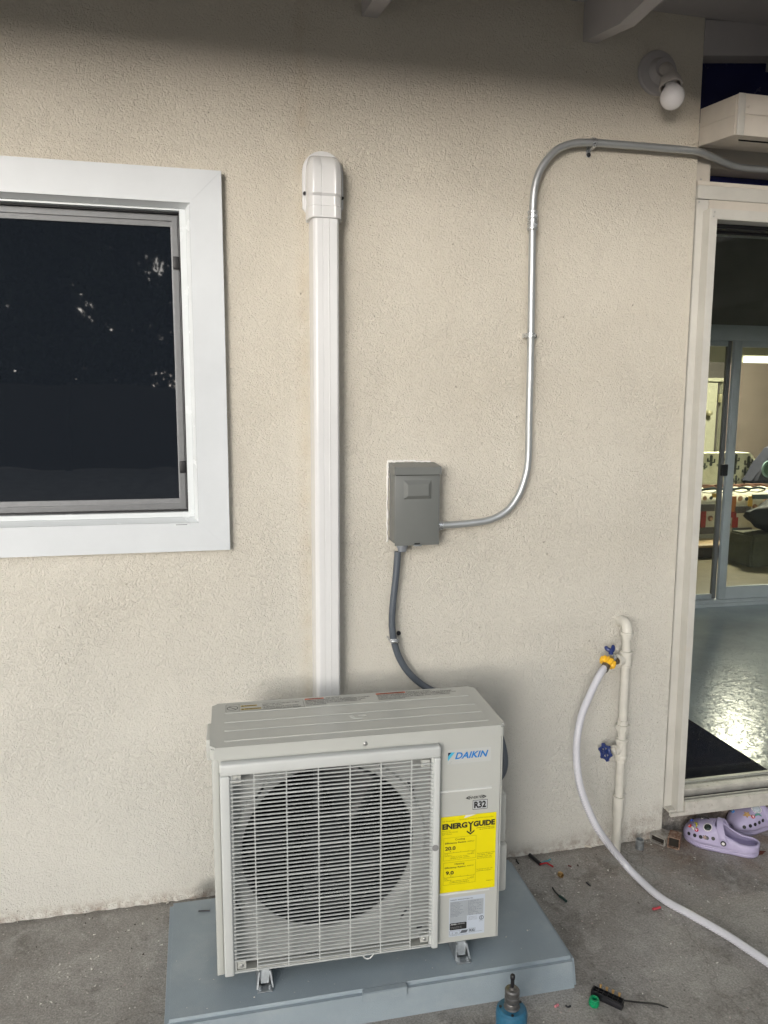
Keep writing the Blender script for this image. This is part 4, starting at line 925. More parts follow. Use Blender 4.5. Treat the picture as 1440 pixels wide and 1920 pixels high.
bx('door_leaf', bpy.data.materials['cream_trim'], idr, dx0-.04, dx1-.06, DY+.02, DY+.05, FZ, dvt-.01); bx('door_stop', bpy.data.materials['dark_beam'], idr, dx1-.055, dx1-.035, DY+.02, DY+.05, FZ, dvt-.01)
for zz in (c3(650, 410, DY).z, ):
    b = B(); box(b, dx1-.05, dx1-.02, DY-.02, DY+.019, zz-.05, zz+.05, bev=.004); finish(b, 'hinge', M('hinge_metal', (.4, .38, .25, 1), .4, .6), idr)
k_ = c3(566, 517, DY)
b = B(); lathe(b, (k_.x, DY+.02, k_.z), (0, -1, 0), [(0, .03), (.02, .02), (.04, .035), (.07, .03), (.08, .005)], 12); finish(b, 'door_knob', bpy.data.materials['hinge_metal'], idr)
# tube light up on the back wall and the ceiling lamp
t0, t1 = c3(840, 133, 7.5), c3(1000, 148, 7.5)
tl = thing('tube_light', 'bright tube light glowing beyond the partition', 'light', (0, 0, 0))
b = B(); box(b, t0.x, t0.x+1.3, 7.50, 7.56, t0.z-.05, t0.z+.05, bev=.01); finish(b, 'light_tube', emit('tube_glow', (1, .93, .72, 1), 3.0), tl)
bx('light_housing', rl, tl, t0.x-.03, t0.x+1.33, 7.565, 7.62, t0.z-.07, t0.z+.07)
lc = thing('ceiling_lamp', 'round ceiling lamp lighting the living room', 'light', (5.43, 4.63, 2.5))
b = B(); lathe(b, (0, 0, -.004), (0, 0, -1), [(0, .17), (.03, .17), (.06, .13), (.075, .05), (.078, .001)], 28); finish(b, 'lamp_shade', emit('lamp_glow', (1, .91, .72, 1), 280.0), lc)
b = B(); lathe(b, (0, 0, -.001), (0, 0, -1), [(0, .185), (.02, .185), (.022, .171)], 28); finish(b, 'lamp_ring', ZINC, lc)
# couch with cactus blanket and patchwork quilt
CY = 4.0
ql, qr = c3(505, 1200, CY).x, c3(1000, 1200, CY).x+.5
qz0, qz1 = c3(700, 1388, CY).z, c3(700, 1110, CY).z
co = thing('couch', 'couch under cactus print blanket seen through the inner glass door', 'couch', (0, 0, 0))
cf = M('couch_fabric', (.10, .08, .07, 1), .9)
bx('seat', cf, co, ql-.02, qr+.3, CY+.03, CY+.75, qz0-.02, qz1-.04, bev=.03)
bq = c3(525, 805, CY+.6); br = c3(905, 805, CY+.6)
blm = M('cream_blanket', (.52, .52, .40, 1), .9, var=.08, vs=8, bump=.01, bs=9)
b = B(); zq0, zq1 = c3(800, 1040, CY+.58).z-.08, bq.z
prism(b, rrect(bq.x-.25, br.x+.02, zq0, zq1, .09, 6), front, CY+.58, CY+.80); bmesh.ops.bevel(b, geom=[e for e in b.edges if all(v.co.y < CY+.59 for v in e.verts)], offset=.04, segments=3, affect='EDGES')
bl = finish(b, 'blanket', blm, co, smooth=60)
b = B(); random.seed(11)
def cactus(x, z, s, fl_=1):
    y = CY+.5755
    for (a, c, wd, ht) in ((0, 0, .035, .13), (-.045*fl_, .035, .02, .05), (.045*fl_, .05, .02, .045)):
        prism(b, rrect(x+(a-wd/2)*s, x+(a+wd/2)*s, z+c*s, z+(c+ht)*s, wd*.45*s, 3), front, y, y+.003)
    quad(b, x-.045*s if fl_ > 0 else x, x if fl_ > 0 else x+.045*s, z+.035*s, z+.05*s, front, y); quad(b, x, x+.045*s*fl_, z+.05*s, z+.065*s, front, y) if fl_ > 0 else quad(b, x-.045*s, x, z+.05*s, z+.065*s, front, y)
for (u_, v2, s) in ((590, 855, 1), (700, 835, .7), (770, 840, .9), (860, 870, 1.1), (760, 915, 1.1), (835, 925, .8), (705, 955, .8), (770, 985, .8), (880, 925, .5), (545, 880, .6), (650, 870, .6), (830, 985, .7)):
    p = c3(u_, v2, CY+.5755); cactus(p.x, p.z-.06, s*.85, random.choice((1, -1)))
finish(b, 'cactus_print', M('print_dark_green', (.05, .06, .055, 1), .9), bl, smooth=0)
qu = thing('patchwork_quilt', 'patchwork quilt of cream, red and grey squares draped on couch', 'quilt', (0, 0, 0))
b = B(); prof = [(CY+.46, qz1+.03), (CY+.30, qz1+.045), (CY+.12, qz1+.03), (CY+.03, qz1-.0), (CY, qz1-.06), (CY-.012, qz0+.15), (CY, qz0)]
qm = M('quilt_cream', (.60, .58, .46, 1), .95, var=.05, vs=14, bump=.01, bs=16)
loft(b, [[Vector((x, p[0]-.0, p[1])) for p in prof]+[Vector((x, p[0]+.02, p[1]-.02)) for p in reversed(prof)] for x in [ql+(qr-ql)*i/20 for i in range(21)]])
finish(b, 'quilt_cloth', qm, qu, smooth=60)
pc = dict(grey=(.12, .11, .105, 1), red=(.33, .035, .03, 1), orange=(.50, .19, .06, 1), yel=(.62, .40, .07, 1), teal=(.10, .15, .16, 1), brown=(.22, .11, .07, 1), skin=(.58, .36, .22, 1), dark=(.03, .05, .055, 1))
pm = {k: M('quilt_'+k, v, .95, bump=.006, bs=20) for k, v in pc.items()}
def patch(k, x0, y0, x1, y1, off=.018):
    """patch on the hanging front of the quilt, crop-pixel corners"""
    Yp = CY-off; p, q = c3(x0, y0, Yp), c3(x1, y1, Yp)
    z1, z0 = p.z, q.z; bb = B(); box(bb, p.x, q.x, Yp, Yp+.008, min(z0, z1), max(z0, z1)); finish(bb, 'patch', pm[k], qu, smooth=0)
for a in (('grey', 520, 1175, 615, 1222), ('grey', 760, 1190, 872, 1235), ('red', 520, 1225, 548, 1340), ('red', 675, 1228, 770, 1268), ('red', 745, 1268, 780, 1340), ('teal', 745, 1342, 780, 1385), ('orange', 735, 1118, 765, 1226),
          ('yel', 862, 1115, 885, 1190), ('grey', 515, 1342, 610, 1385), ('grey', 782, 1345, 880, 1385), ('grey', 690, 1098, 735, 1116), ('teal', 885, 1104, 1000, 1135), ('orange', 980, 1137, 1000, 1180), ('yel', 600, 1095, 625, 1125)): patch(*a)
for k, x, y, r in (('skin', 545, 1130, 17), ('dark', 590, 1128, 13), ('skin', 800, 1132, 20), ('dark', 845, 1135, 15), ('dark', 715, 1170, 14), ('brown', 585, 1275, 22), ('skin', 592, 1280, 12), ('brown', 715, 1328, 24), ('skin', 724, 1334, 13), ('brown', 905, 1190, 20), ('skin', 912, 1196, 12)):
    off = .022 if k != 'skin' else .025; p = c3(x, y, CY-off); bb = B(); s_ = r/3.84/FPX*6.6
    cyl(bb, (p.x, CY-off, p.z), (p.x, CY-off+.004, p.z), s_, seg=14); finish(bb, 'round_patch', pm[k], qu, smooth=0)
# folds of the quilt on the seat
b = B()
for i in range(5):
    p = c3(540+i*95, 1062+(i % 2)*14, CY+.2); tube(b, [(p.x-.12, CY+.22+.03*i, qz1+.05), (p.x, CY+.17, qz1+.075), (p.x+.13, CY+.20, qz1+.05)], .012, 8, 5)
finish(b, 'quilt_fold', pm['brown'], qu)
b = B()
for i in range(4):
    p = c3(590+i*110, 1080, CY+.1); tube(b, [(p.x-.1, CY+.11, qz1+.04), (p.x, CY+.09, qz1+.058), (p.x+.1, CY+.12, qz1+.04)], .010, 8, 5)
finish(b, 'quilt_fold', pm['dark'], qu)
# low wooden chest
TY = 3.66
tb = thing('coffee_table', 'low wooden coffee table in front of the couch', 'table', (0, 0, 0))
p0, p1 = c3(500, 1480, TY), c3(845, 1480, TY)
bx('table_top', M('tan_wood', (.38, .26, .12, 1), .45, var=.12, vs=9), tb, p0.x-.1, p1.x+.4, TY, TY+.32, p0.z-.01, p0.z+.012, bev=.004); bx('table_body', M('dark_wood', (.035, .025, .02, 1), .5), tb, p0.x-.08, p1.x+.38, TY+.02, TY+.30, FZ, p0.z-.0105)
# backpack and bag, olive crate
bp = thing('navy_backpack', 'navy backpack with round teal patch on the couch', 'backpack', (0, 0, 0))
BY = CY+.35; q0 = c3(905, 1010, BY); q1 = c3(1035, 790, BY)
b = B(); prism(b, [(q0.x-.04, q0.z-.02), (q0.x+.9, q0.z-.02), (q1.x+.55, q1.z+.1), (q1.x+.05, q1.z+.05), (q1.x-.06, q1.z-.12), (q0.x+.08, q0.z+.12)], front, BY, BY+.2); bmesh.ops.bevel(b, geom=list(b.edges), offset=.03, segments=3, affect='EDGES'); finish(b, 'bag_body', M('navy_cloth', (.012, .014, .03, 1), .8), bp)
p = c3(1010, 920, BY-.01); b = B(); cyl(b, (p.x, BY-.015, p.z), (p.x, BY+.0, p.z), .085, seg=28); finish(b, 'round_patch', M('teal_patch', (.16, .26, .25, 1), .7), bp)
b = B(); cyl(b, (p.x, BY-.019, p.z), (p.x, BY-.0155, p.z), .068, seg=28); finish(b, 'patch_centre', M('green_patch', (.03, .08, .05, 1), .7), bp)
bk = thing('black_bag', 'black bag slumped on the olive box in front of quilt', 'bag', (0, 0, 0))
KY = 3.3; c = c3(1020, 1275, KY); b = B(); bmesh.ops.create_icosphere(b, subdivisions=3, radius=1)
rnd = random.Random(5)
for v in b.verts:
    k = 1+.12*math.sin(v.co.x*5+1)+.10*math.sin(v.co.z*6+v.co.y*4); v.co = Vector((c.x+.13+v.co.x*.24*k, KY+.12+v.co.y*.14*k, c.z+v.co.z*.135*k))
finish(b, 'bag_body', M('black_cloth', (.010, .014, .016, 1), .7), bk, smooth=60)
ol = thing('olive_box', 'olive fabric box standing by the inner glass door', 'box', (0, 0, 0))
p0, p1 = c3(870, 1395, KY), c3(850, 1720, 3.05)
b = B(); hexa(b, [(p0.x-.02, KY-.05, FZ), (p0.x+.6, KY-.05, FZ), (p0.x+.6, KY+.28, FZ), (p0.x-.01, KY+.28, FZ), (p0.x+.01, KY-.02, p0.z), (p0.x+.6, KY-.02, p0.z), (p0.x+.6, KY+.26, p0.z), (p0.x, KY+.26, p0.z)])
bmesh.ops.bevel(b, geom=list(b.edges), offset=.015, segments=2, affect='EDGES'); finish(b, 'box_cloth', M('olive_cloth', (.085, .085, .05, 1), .85, var=.15, vs=8, bump=.02, bs=9), ol)

# ------------------------------------------------------------------ clogs
def clog(label, loc, rz, charms, flip=1):
    r = thing('clog', label, 'shoe', loc, rz, 'lilac clogs by the door')
    Lg = .220
    def hw(s):       # half width along the length; s=0 toe, 1 heel
        e = (max(0, 1-(1-min(1, s/.30))**2.4))**.5 if s < .30 else 1
        h = (max(0, 1-(max(0, (s-.84)/.16))**2.2))**.5
        return (.048-.013*max(0, min(1, (s-.30)/.35))**1.0)*e*h
    def ctr(s): return .010*math.sin(PI*s)*flip*-1
    def top(s):
        e = (max(0, 1-(1-min(1, s/.24))**2))**.5
        return .020+e*(.034+.028*min(1, s/.45)**1.3)
    def amax(s): return PI/2 if s < .40 else (PI/2)*(1-.58*min(1, ((s-.40)/.14))**.5)
    def pt(s, a, side, k=1.0):
        wd = hw(s)*k; hh = (top(s)-.020) if s < .55 else (top(.55)-.020)*(1-.55*min(1, (s-.55)/.22)**.8)
        c_ = math.cos(a); sn = math.sin(a)
        x = side*wd*(c_**.62 if c_ > 0 else 0); return Vector((ctr(s)+x, -s*Lg, .020+hh*sn**.85*k))
    SS = [.004+.992*(i/64)**1.0 for i in range(65)]
    b = B()
    for side in (-1, 1):
        loft(b, [[pt(s, amax(s)*j/12, side) for j in range(13)] for s in SS], cap=False, close=False)
    bmesh.ops.remove_doubles(b, verts=b.verts, dist=.0006)
    sh = finish(b, 'upper', LILAC, r, smooth=70); so = sh.modifiers.new('thick', 'SOLIDIFY'); so.thickness = .0045; so.offset = 1
    b = B(); rings = []
    outl = lambda k, z: [Vector((ctr(s)+hw(s)*k, -s*Lg*(1) , z)) for s in SS]+[Vector((ctr(s)-hw(s)*k, -s*Lg, z)) for s in reversed(SS)]
    def ol_(k, z, ex=0.0):
        P = outl(k, z); c0 = Vector((0, -Lg/2, z)); return [c0+(p-c0)*(1+ex) for p in P]
    loft(b, [ol_(.90, .0005, -.02), ol_(1.02, .003, .01), ol_(1.06, .010, .03), ol_(1.03, .0135, .015), ol_(1.07, .017, .035), ol_(1.05, .022, .02)]); bmesh.ops.remove_doubles(b, verts=b.verts, dist=.0004)
    finish(b, 'sole', LILAC, r, smooth=50)
    b = B(); b.faces.new([b.verts.new(p) for p in ol_(.93, .0235, -.01)]); finish(b, 'footbed', LILACD, r, smooth=0)
    # rim of the opening
    s2 = [s for s in SS if s >= .40]
    P = [pt(s, amax(s), 1) for s in s2]+[pt(s, amax(s), -1) for s in reversed(s2)]; P = [p for i, p in enumerate(P) if i == 0 or (p-P[i-1]).length > .001]; P.append(P[0])
    b = B(); tube(b, P, .0036, 8, 1); finish(b, 'rim', LILAC, r, smooth=80)
    # heel strap swung up over the opening
    sp = .56; z0_ = .040; wd = hw(sp)+.006; b = B(); rr = []
    for i in range(17):
        a = PI*i/16; c_ = Vector((ctr(sp)+wd*math.cos(a), -Lg*sp+.018*math.sin(a), z0_+.052*math.sin(a)))
        n_ = Vector((math.cos(a), 0, math.sin(a))); t_ = Vector((0, 1, 0)); h = .0085+.003*abs(math.cos(a))
        rr.append([c_-t_*h-n_*.002, c_-t_*h+n_*.002, c_+t_*h+n_*.002, c_+t_*h-n_*.002])
    loft(b, rr); bmesh.ops.bevel(b, geom=list(b.edges), offset=.0008, segments=1, affect='EDGES'); st = finish(b, 'strap', LILAC, r, smooth=50)
    for s in (-1, 1):
        b = B(); p = Vector((ctr(sp)+s*(wd), -Lg*sp, z0_)); cyl(b, p-Vector((s*.003, 0, 0)), p+Vector((s*.0035, 0, 0)), .0125, seg=20); finish(b, 'strap_end', LILAC, r)
        b = B(); cyl(b, p+Vector((s*.0036, 0, 0)), p+Vector((s*.0052, 0, 0)), .0085, seg=18); finish(b, 'rivet', BLACK, r)
        b = B(); cyl(b, p+Vector((s*.0053, 0, 0)), p+Vector((s*.0058, 0, 0)), .0050, seg=8); finish(b, 'rivet_emblem', PEARL, r)
    # vent holes round the toe
    for side in (-1, 1):
        for s in (.10, .18, .26, .34, .42):
            p = pt(s, .38, side, 1.0); q = pt(s+.01, .38, side); u_ = pt(s, .44, side)
            n_ = ((q-p).cross(u_-p)*(1 if side < 0 else -1)).normalized()
            if n_.x*side < 0: n_ = -n_
            b = B(); cyl(b, p+n_*.0045, p+n_*.0052, .0058, seg=14); finish(b, 'vent_hole', BLACK, r)
    for kind, s, a, side, col, sz in charms:
        p = pt(s, a, side); q = pt(s+.01, a, side); u_ = pt(s, a+.05, side); n_ = ((q-p).cross(u_-p)).normalized()
        if n_.z < 0: n_ = -n_
        p = p+n_*.0045; b = B(); mc = M('charm_'+kind+str(round(s*100)), col, .25)
        x, y = frame_of(n_)
        if kind == 'gem':
            lathe(b, p, n_, [(0, sz), (.003, sz), (.006, sz*.55)], 10); gm = finish(b, 'charm', mc, r, smooth=10)
            b = B()
            for i in range(16): lathe(b, p+(x*math.cos(2*PI*i/16)+y*math.sin(2*PI*i/16))*(sz+.0015)+n_*.001, n_, [(-.0018, .0004), (0, .0022), (.0018, .0015), (.0025, .0003)], 6)
            o = finish(b, 'pearl_ring', PEARL, r); o.parent = gm
        elif kind == 'bead':
            lathe(b, p, n_, [(-.001, sz*.9), (.003, sz), (.005, sz*.7)], 12); gm = finish(b, 'charm', mc, r)
            b = B(); V, F = text_verts(random.choice('MEN'), .03)
            vv = [b.verts.new(p+n_*.0054+x*((v.x-.35)*sz*1.5)+y*((v.y-.35)*sz*1.5)) for v in V]
            for f in F:
                try: b.faces.new([vv[i] for i in f])
                except ValueError: pass
            o = finish(b, 'bead_letter', PEARL, r, smooth=0); o.parent = gm
        elif kind == 'star':
            prism(b, [((sz if i % 2 == 0 else sz*.5)*math.cos(PI*i/5), (sz if i % 2 == 0 else sz*.5)*math.sin(PI*i/5)) for i in range(10)], lambda a_, c_, t: p+x*a_+y*c_+n_*t, 0, .004); finish(b, 'charm', mc, r)
        else:
            tube(b, [p-x*sz, p-x*sz*.3+y*sz*.35+n_*.002, p+x*sz*.4+y*sz*.3+n_*.002, p+x*sz*1.1-y*sz*.2], lambda q_: .0012+.0022*math.sin(PI*q_), 8, 5); finish(b, 'charm', mc, r)
    return r
cA = [('bead', .10, 1.15, -1, (.55, .05, .05, 1), .0062), ('bead', .10, 1.45, 1, (.05, .08, .35, 1), .0062), ('curl', .17, 1.25, -1, (.45, .42, .05, 1), .012), ('bead', .20, .80, -1, (.5, .03, .08, 1), .0062), ('gem', .34, 1.05, -1, (.01, .02, .015, 1), .011), ('curl', .27, 1.45, 1, (.03, .03, .03, 1), .014), ('star', .31, .42, -1, (.12, .05, .04, 1), .008), ('curl', .14, .9, -1, (.7, .68, .6, 1), .007)]
cB = [('bead', .16, 1.0, 1, (.10, .45, .12, 1), .0062), ('bead', .12, 1.3, 1, (.05, .2, .5, 1), .0062), ('star', .20, 1.2, -1, (.55, .35, .15, 1), .012), ('gem', .38, 1.2, -1, (.45, .5, .55, 1), .013), ('bead', .26, .9, -1, (.55, .1, .12, 1), .0062), ('curl', .34, .8, -1, (.15, .35, .30, 1), .013)]
tA, hA = Vector((1.590, -.012, 0)), Vector((1.748, -.158, 0))
d_ = (tA-hA).normalized(); rzA = math.atan2(d_.y, d_.x)-PI/2
clog('lilac clog with strap raised and charms, nearest the rusty tubes', tA+d_*.004, rzA, cA, 1)
tB, hB = Vector((1.752, -.012, 0)), Vector((1.97, .0, 0))
d_ = (tB-hB).normalized(); rzB = math.atan2(d_.y, d_.x)-PI/2
c2 = clog('second lilac clog with big jewelled charm at picture edge', Vector((1.752, -.022, 0)), rzB, cB, -1)

# ------------------------------------------------------------------ little things on the slab
c5 = lambda x, y, z=0: W(1160+x/5.143, 1380+y/5.143, z, 2)
CHAN = M('tube_shade', (.02, .016, .012, 1), .9)
def hollow(name, label, cat, mat, A_, Bv, wd, ht, th):
    """hollow rectangular tube lying from A_ along Bv"""
    r = thing(name, label, cat, A_, 0, 'rusty tube offcuts by the wall'); ax = Vector(Bv); ln = ax.length; ax.normalize(); sd_ = Vector((-ax.y, ax.x, 0)); b = B(); rr = []
    def rg(t, k): return [ax*t+sd_*(s*(wd/2-k))+Vector((0, 0, ht/2+z*(ht/2-k))) for s, z in ((-1, -1), (1, -1), (1, 1), (-1, 1))]
    R = loft(b, [rg(0, th), rg(0, 0), rg(ln, 0), rg(ln, th), rg(0, th)], cap=False); bmesh.ops.remove_doubles(b, verts=b.verts, dist=1e-5)
    finish(b, 'tube_wall', mat, r, smooth=0)
    b = B(); q = [b.verts.new(p) for p in rg(.012, th*.9)]; b.faces.new(q); finish(b, 'shade_plug', CHAN, r, smooth=0); return r  # dark plug standing in for the shade inside the tube
f0_, f1_ = c5(296, 1012), c5(440, 1072); g0 = c5(415, 912)
dA = (g0-f0_).normalized()*.060; hollow('steel_tube', 'grimy grey hollow steel tube lying against the wall corner', 'metal tube', TUBEG, (f0_+f1_)/2+Vector((.0, .0, .001)), dA, (f1_-f0_).length*.98, .025, .0018)
f0_, f1_ = c5(452, 1075), c5(600, 1108); g0 = c5(650, 1062)
dB = Vector((.030, .034, 0)); hollow('steel_tube', 'rusty brown hollow steel tube open end facing out', 'metal tube', RUST, (f0_+f1_)/2+Vector((0, 0, .001)), dB, .036, .038, .0025)
pN = c5(200, 1085)
r = thing('steel_fitting', 'small silver threaded steel fitting standing by the wall', 'fitting', pN); b = B(); lathe(b, (0, 0, 0), (0, 0, 1), [(.0005, .0115), (.001, .0132), (.018, .0132), (.019, .0122), (.024, .0132), (.031, .0132), (.032, .0105), (.022, .0098), (.021, .001)], 20); finish(b, 'fitting_body', GALV, r)
# dead leaf
r = thing('dead_leaf', 'reddish brown dead leaf behind the clog heel', 'leaf', W(1424, 1600, .002, 2)); b = B()
prism(b, [(-.022, 0), (-.012, .009), (-.004, .007), (.004, .012), (.010, .006), (.026, .001), (.012, -.005), (.004, -.010), (-.004, -.006), (-.014, -.008)], lambda a, c, t: Vector((a, c, t+.35*c*c*20+.004*math.sin(a*90))), 0, .0008); finish(b, 'leaf_blade', M('dead_leaf_red', (.11, .025, .012, 1), .6), r)
# cable offcut with two wires
ca = thing('cable_offcut', 'short black cable offcut with teal and red wires', 'cable', (0, 0, 0))
e0, e1_ = W(993, 1603, .006, 2), W(1013, 1620, .006, 2)
b = B(); cyl(b, e0, e1_, .0058, seg=14); finish(b, 'cable_sheath', BLACK, ca)
b = B(); tube(b, [e1_-Vector((.002, 0, 0)), W(1020, 1616, .006, 2), W(1027, 1614, .005, 2), W(1032, 1611, .003, 2)], .0024, 8, 4); finish(b, 'wire', M('teal_wire', (.08, .30, .36, 1), .4), ca)
b = B(); tube(b, [e1_-Vector((.002, .001, 0)), W(1024, 1618, .006, 2), W(1030, 1621, .004, 2), W(1037, 1625, .003, 2)], .0026, 8, 4); finish(b, 'wire', M('red_wire', (.40, .015, .02, 1), .4), ca)
def bit(name, label, cat, pts, r_, mat, part='wire_piece'):
    t = thing(name, label, cat, W(pts[0][0], pts[0][1], .003, 2)); b = B()
    P = [W(u_, v2, r_ if callable(r_) is False else .004, 2)-t.location for u_, v2 in pts]; P[0].z += .001
    tube(b, P, r_, 8, 5); finish(b, part, mat, t); return t
bit('wire_offcut', 'curved black and green wire offcut beside the pad corner', 'wire', [(1036, 1665), (1041, 1672), (1048, 1679), (1054, 1684)], .0022, BLACK)
t = bpy.data.objects['wire_offcut']; b = B(); P = [W(u_, v2, .004, 2)-t.location for u_, v2 in ((1049, 1680), (1055, 1684), (1062, 1690))]; tube(b, P, .0038, 8, 4); finish(b, 'wire_sleeve', M('dark_green_sleeve', (.012, .04, .035, 1), .4), t)
bit('wire_offcut', 'tiny black wire snip right of the brass nut', 'wire', [(1099, 1655), (1103, 1658), (1107, 1661)], .0022, BLACK)
bit('wire_offcut', 'tiny black snip between the pad and black cable', 'wire', [(968, 1612), (970, 1616), (972, 1619)], .0022, BLACK)
bit('wire_sleeve', 'small red plastic sleeve near the hose', 'sleeve', [(1224, 1705), (1231, 1703), (1238, 1701)], .0034, M('red_sleeve', (.55, .07, .09, 1), .4))
bit('wire_sleeve', 'tiny dark red strip near the cable offcut', 'sleeve', [(1065, 1623), (1069, 1624), (1071, 1625)], .002, M('dark_red_sleeve', (.12, .02, .02, 1), .4))
bit('wire_sleeve', 'tiny pink scrap between blue tool and green cap', 'sleeve', [(1041, 1888), (1044, 1885), (1047, 1884)], .003, M('pink_scrap', (.6, .22, .25, 1), .4))
bit('wire_offcut', 'tiny dark scrap just left of the green cap', 'wire', [(1060, 1886), (1065, 1888), (1070, 1886)], .0022, BLACK)
bit('wood_chip', 'small pale wood sliver at the foot of wall', 'chip', [(1096, 1586), (1103, 1587), (1109, 1588)], .0032, M('pale_chip', (.6, .56, .48, 1), .7))
bit('wood_chip', 'small dark sliver on the rear left of the pad', 'chip', [(372, 1709), (380, 1708), (396, 1707)], .0022, M('dark_chip', (.03, .03, .035, 1), .5))
for o in bpy.data.objects:
    if o.get('label') == 'small dark sliver on the rear left of the pad':
        q = W(372, 1709, .0785, 2); o.location = q; o.children[0].scale = (.85, .85, .85)
r = thing('brass_nut', 'brass flare nut lying on the concrete', 'nut', W(1051, 1645, 0, 2)); b = B(); lathe(b, (0, 0, .0085), (.3, -.9, .1), [(-.006, .0045), (-.006, .0085), (.004, .0085), (.0065, .007), (.0065, .0045), (-.006, .0045)], 6); finish(b, 'nut_body', BRASS, r, smooth=10)
# black terminal block with zip tie and the green cap
q0, q1 = W(1113, 1868, .0, 2), W(1167, 1893, .0, 2)
ax = (q1-q0); ang = math.atan2(ax.y, ax.x); ln = ax.length+.006
tb_ = thing('terminal_block', 'black plastic terminal strip with brass pins and zip tie', 'terminal block', (q0+Vector((-.002, .006, 0))), ang)
b = B(); box(b, 0, ln, -.009, .009, .0005, .014, bev=.001)
for i in range(6):
    for s in (-1, 1):
        x = .002+i*(ln-.004)/6; box(b, x+.0006, x+.0016, min(0, s*.0085), max(0, s*.0085), .014, .0195)
box(b, .001, ln-.001, -.009, -.0078, .0135, .0198); box(b, .001, ln-.001, -.0006, .0006, .0135, .0198); box(b, .001, ln-.001, .0078, .009, .0135, .0198); box(b, ln-.0025, ln-.001, -.009, .009, .0135, .0198); box(b, .001, .0022, -.009, .009, .0135, .0198)
finish(b, 'block_body', BLACK, tb_)
for i in range(4):
    x = ln*(.22+.2*i); b = B(); lathe(b, (x, .0105, .012), (0, .25, 1), [(0, .0026), (.009, .0026), (.010, .0034), (.014, .0034)], 10); finish(b, 'brass_pin', BRASS, tb_)
zt_ = thing('zip_tie', 'black zip tie trailing from the terminal block', 'zip tie', (0, 0, 0)); b = B()
P = catmull([W(1168, 1876, .010, 2), W(1190, 1879, .004, 2), W(1212, 1881, .003, 2), W(1232, 1883, .003, 2), W(1244, 1887, .002, 2), W(1253, 1890, .002, 2)], 5); rr = []
for i, p in enumerate(P):
    d = (P[min(i+1, len(P)-1)]-P[max(0, i-1)]).normalized(); s_ = Vector((-d.y, d.x, 0)).normalized()*(.0022 if i < len(P)-4 else .0012); rr.append([p-s_, p+s_, p+s_+Vector((0, 0, .0014)), p-s_+Vector((0, 0, .0014))])
loft(b, rr); finish(b, 'tie_strip', BLACK, zt_)
r = thing('green_cap', 'green plastic thread cap beside the terminal block', 'cap', W(1113, 1884, 0, 2)); b = B()
lathe(b, (0, 0, .0005), (.05, -.1, 1), [(0, .0112), (.003, .0125), (.010, .0125), (.011, .0115), (.0165, .0112), (.018, .0095), (.0175, .0055), (.010, .005), (.0095, .0005)], 20); finish(b, 'cap_body', M('green_plastic', (.0, .26, .10, 1), .4), r)
# blue power tool standing in the foreground
zt2 = .150; pt_ = W(959.5, 1888, zt2, 2)
dr = thing('power_tool', 'blue power tool standing upright with black bit on top', 'power tool', (pt_.x, pt_.y, 0))
R_ = .0330
b = B(); lathe(b, (0, 0, 0), (0, 0, 1), [(.001, R_*.95), (.004, R_*1.05), (.05, R_*1.05), (.055, R_*.98), (zt2-.050, R_*.98), (zt2-.046, R_*.96), (zt2-.043, R_*.98), (zt2-.012, R_), (zt2-.004, R_*.94), (zt2, R_*.80), (zt2+.001, R_*.45)], 40); finish(b, 'tool_body', TOOLB, dr)
for a in (.35, 2.9, 4.4):
    b = B(); c_ = Vector((math.cos(a)*R_*.72, math.sin(a)*R_*.72, zt2-.001)); cyl(b, c_, c_+Vector((0, 0, .0025)), .0032, seg=12); finish(b, 'screw_hole', BLACK, dr)
b = B(); lathe(b, (0, 0, zt2), (0, 0, 1), [(0, R_*.50), (.002, R_*.52), (.004, R_*.46), (.012, R_*.47), (.014, R_*.44), (.016, R_*.47), (.026, R_*.47), (.028, R_*.40)], 28)
lathe(b, (0, 0, zt2+.028), (0, 0, 1), [(0, R_*.44), (.002, R_*.47), (.012, R_*.47), (.015, R_*.40), (.016, R_*.22), (.020, R_*.20)], 28); finish(b, 'chuck', TOOLG, dr)
b = B(); lathe(b, (0, 0, zt2+.046), (0, 0, 1), [(0, .0040), (.018, .0040), (.020, .0052), (.027, .0052), (.029, .0040)], 12); finish(b, 'tool_bit', BLACK, dr)
b = B(); lathe(b, (0, 0, zt2-.046), (0, 0, 1), [(0, R_*.985), (.0012, R_*.99), (.002, R_*.985)], 40); finish(b, 'body_seam', PEARL, dr)

# scattered plaster crumbs and grit (nobody could count these)
b = B(); rg_ = random.Random(3)
def crumb(x, y, z, s):
    vs = [Vector((rg_.uniform(-1, 1), rg_.uniform(-1, 1), rg_.uniform(0, 1)))*s for _ in range(5)]
    vs = [bm_v for bm_v in (b.verts.new(Vector((x, y, z))+v) for v in vs)]
    for f in ((0, 1, 2), (0, 2, 3), (0, 3, 4), (1, 2, 4), (2, 3, 4), (0, 1, 4)): b.faces.new([vs[i] for i in f])
for i in range(1500):
    x = rg_.uniform(-1.3, 2.0); y = -abs(rg_.gauss(0, .22)) if rg_.random() < .6 else rg_.uniform(-1.0, 0)
    if -.06 < x < .95 and -.57 < y < -.09: continue
    if x < -.1 and rg_.random() < .3: y = rg_.gauss(-.3, .1)
    crumb(x, min(-.004, y), 0, .0014+.0034*rg_.random()**3)
for x, y, s in ((1.03, -.03, .004), (-.12, -.09, .006), (-.16, -.32, .006), (-.24, -.26, .004), (.99, -.01, .003), (1.07, -.012, .004), (-.33, -.33, .005)): crumb(x, y, 0, s)
o = finish(b, 'plaster_crumbs', M('plaster_white', (.62, .6, .55, 1), .8), smooth=0); tag(o, 'white plaster crumbs scattered over the concrete', kind='stuff')
b = B()
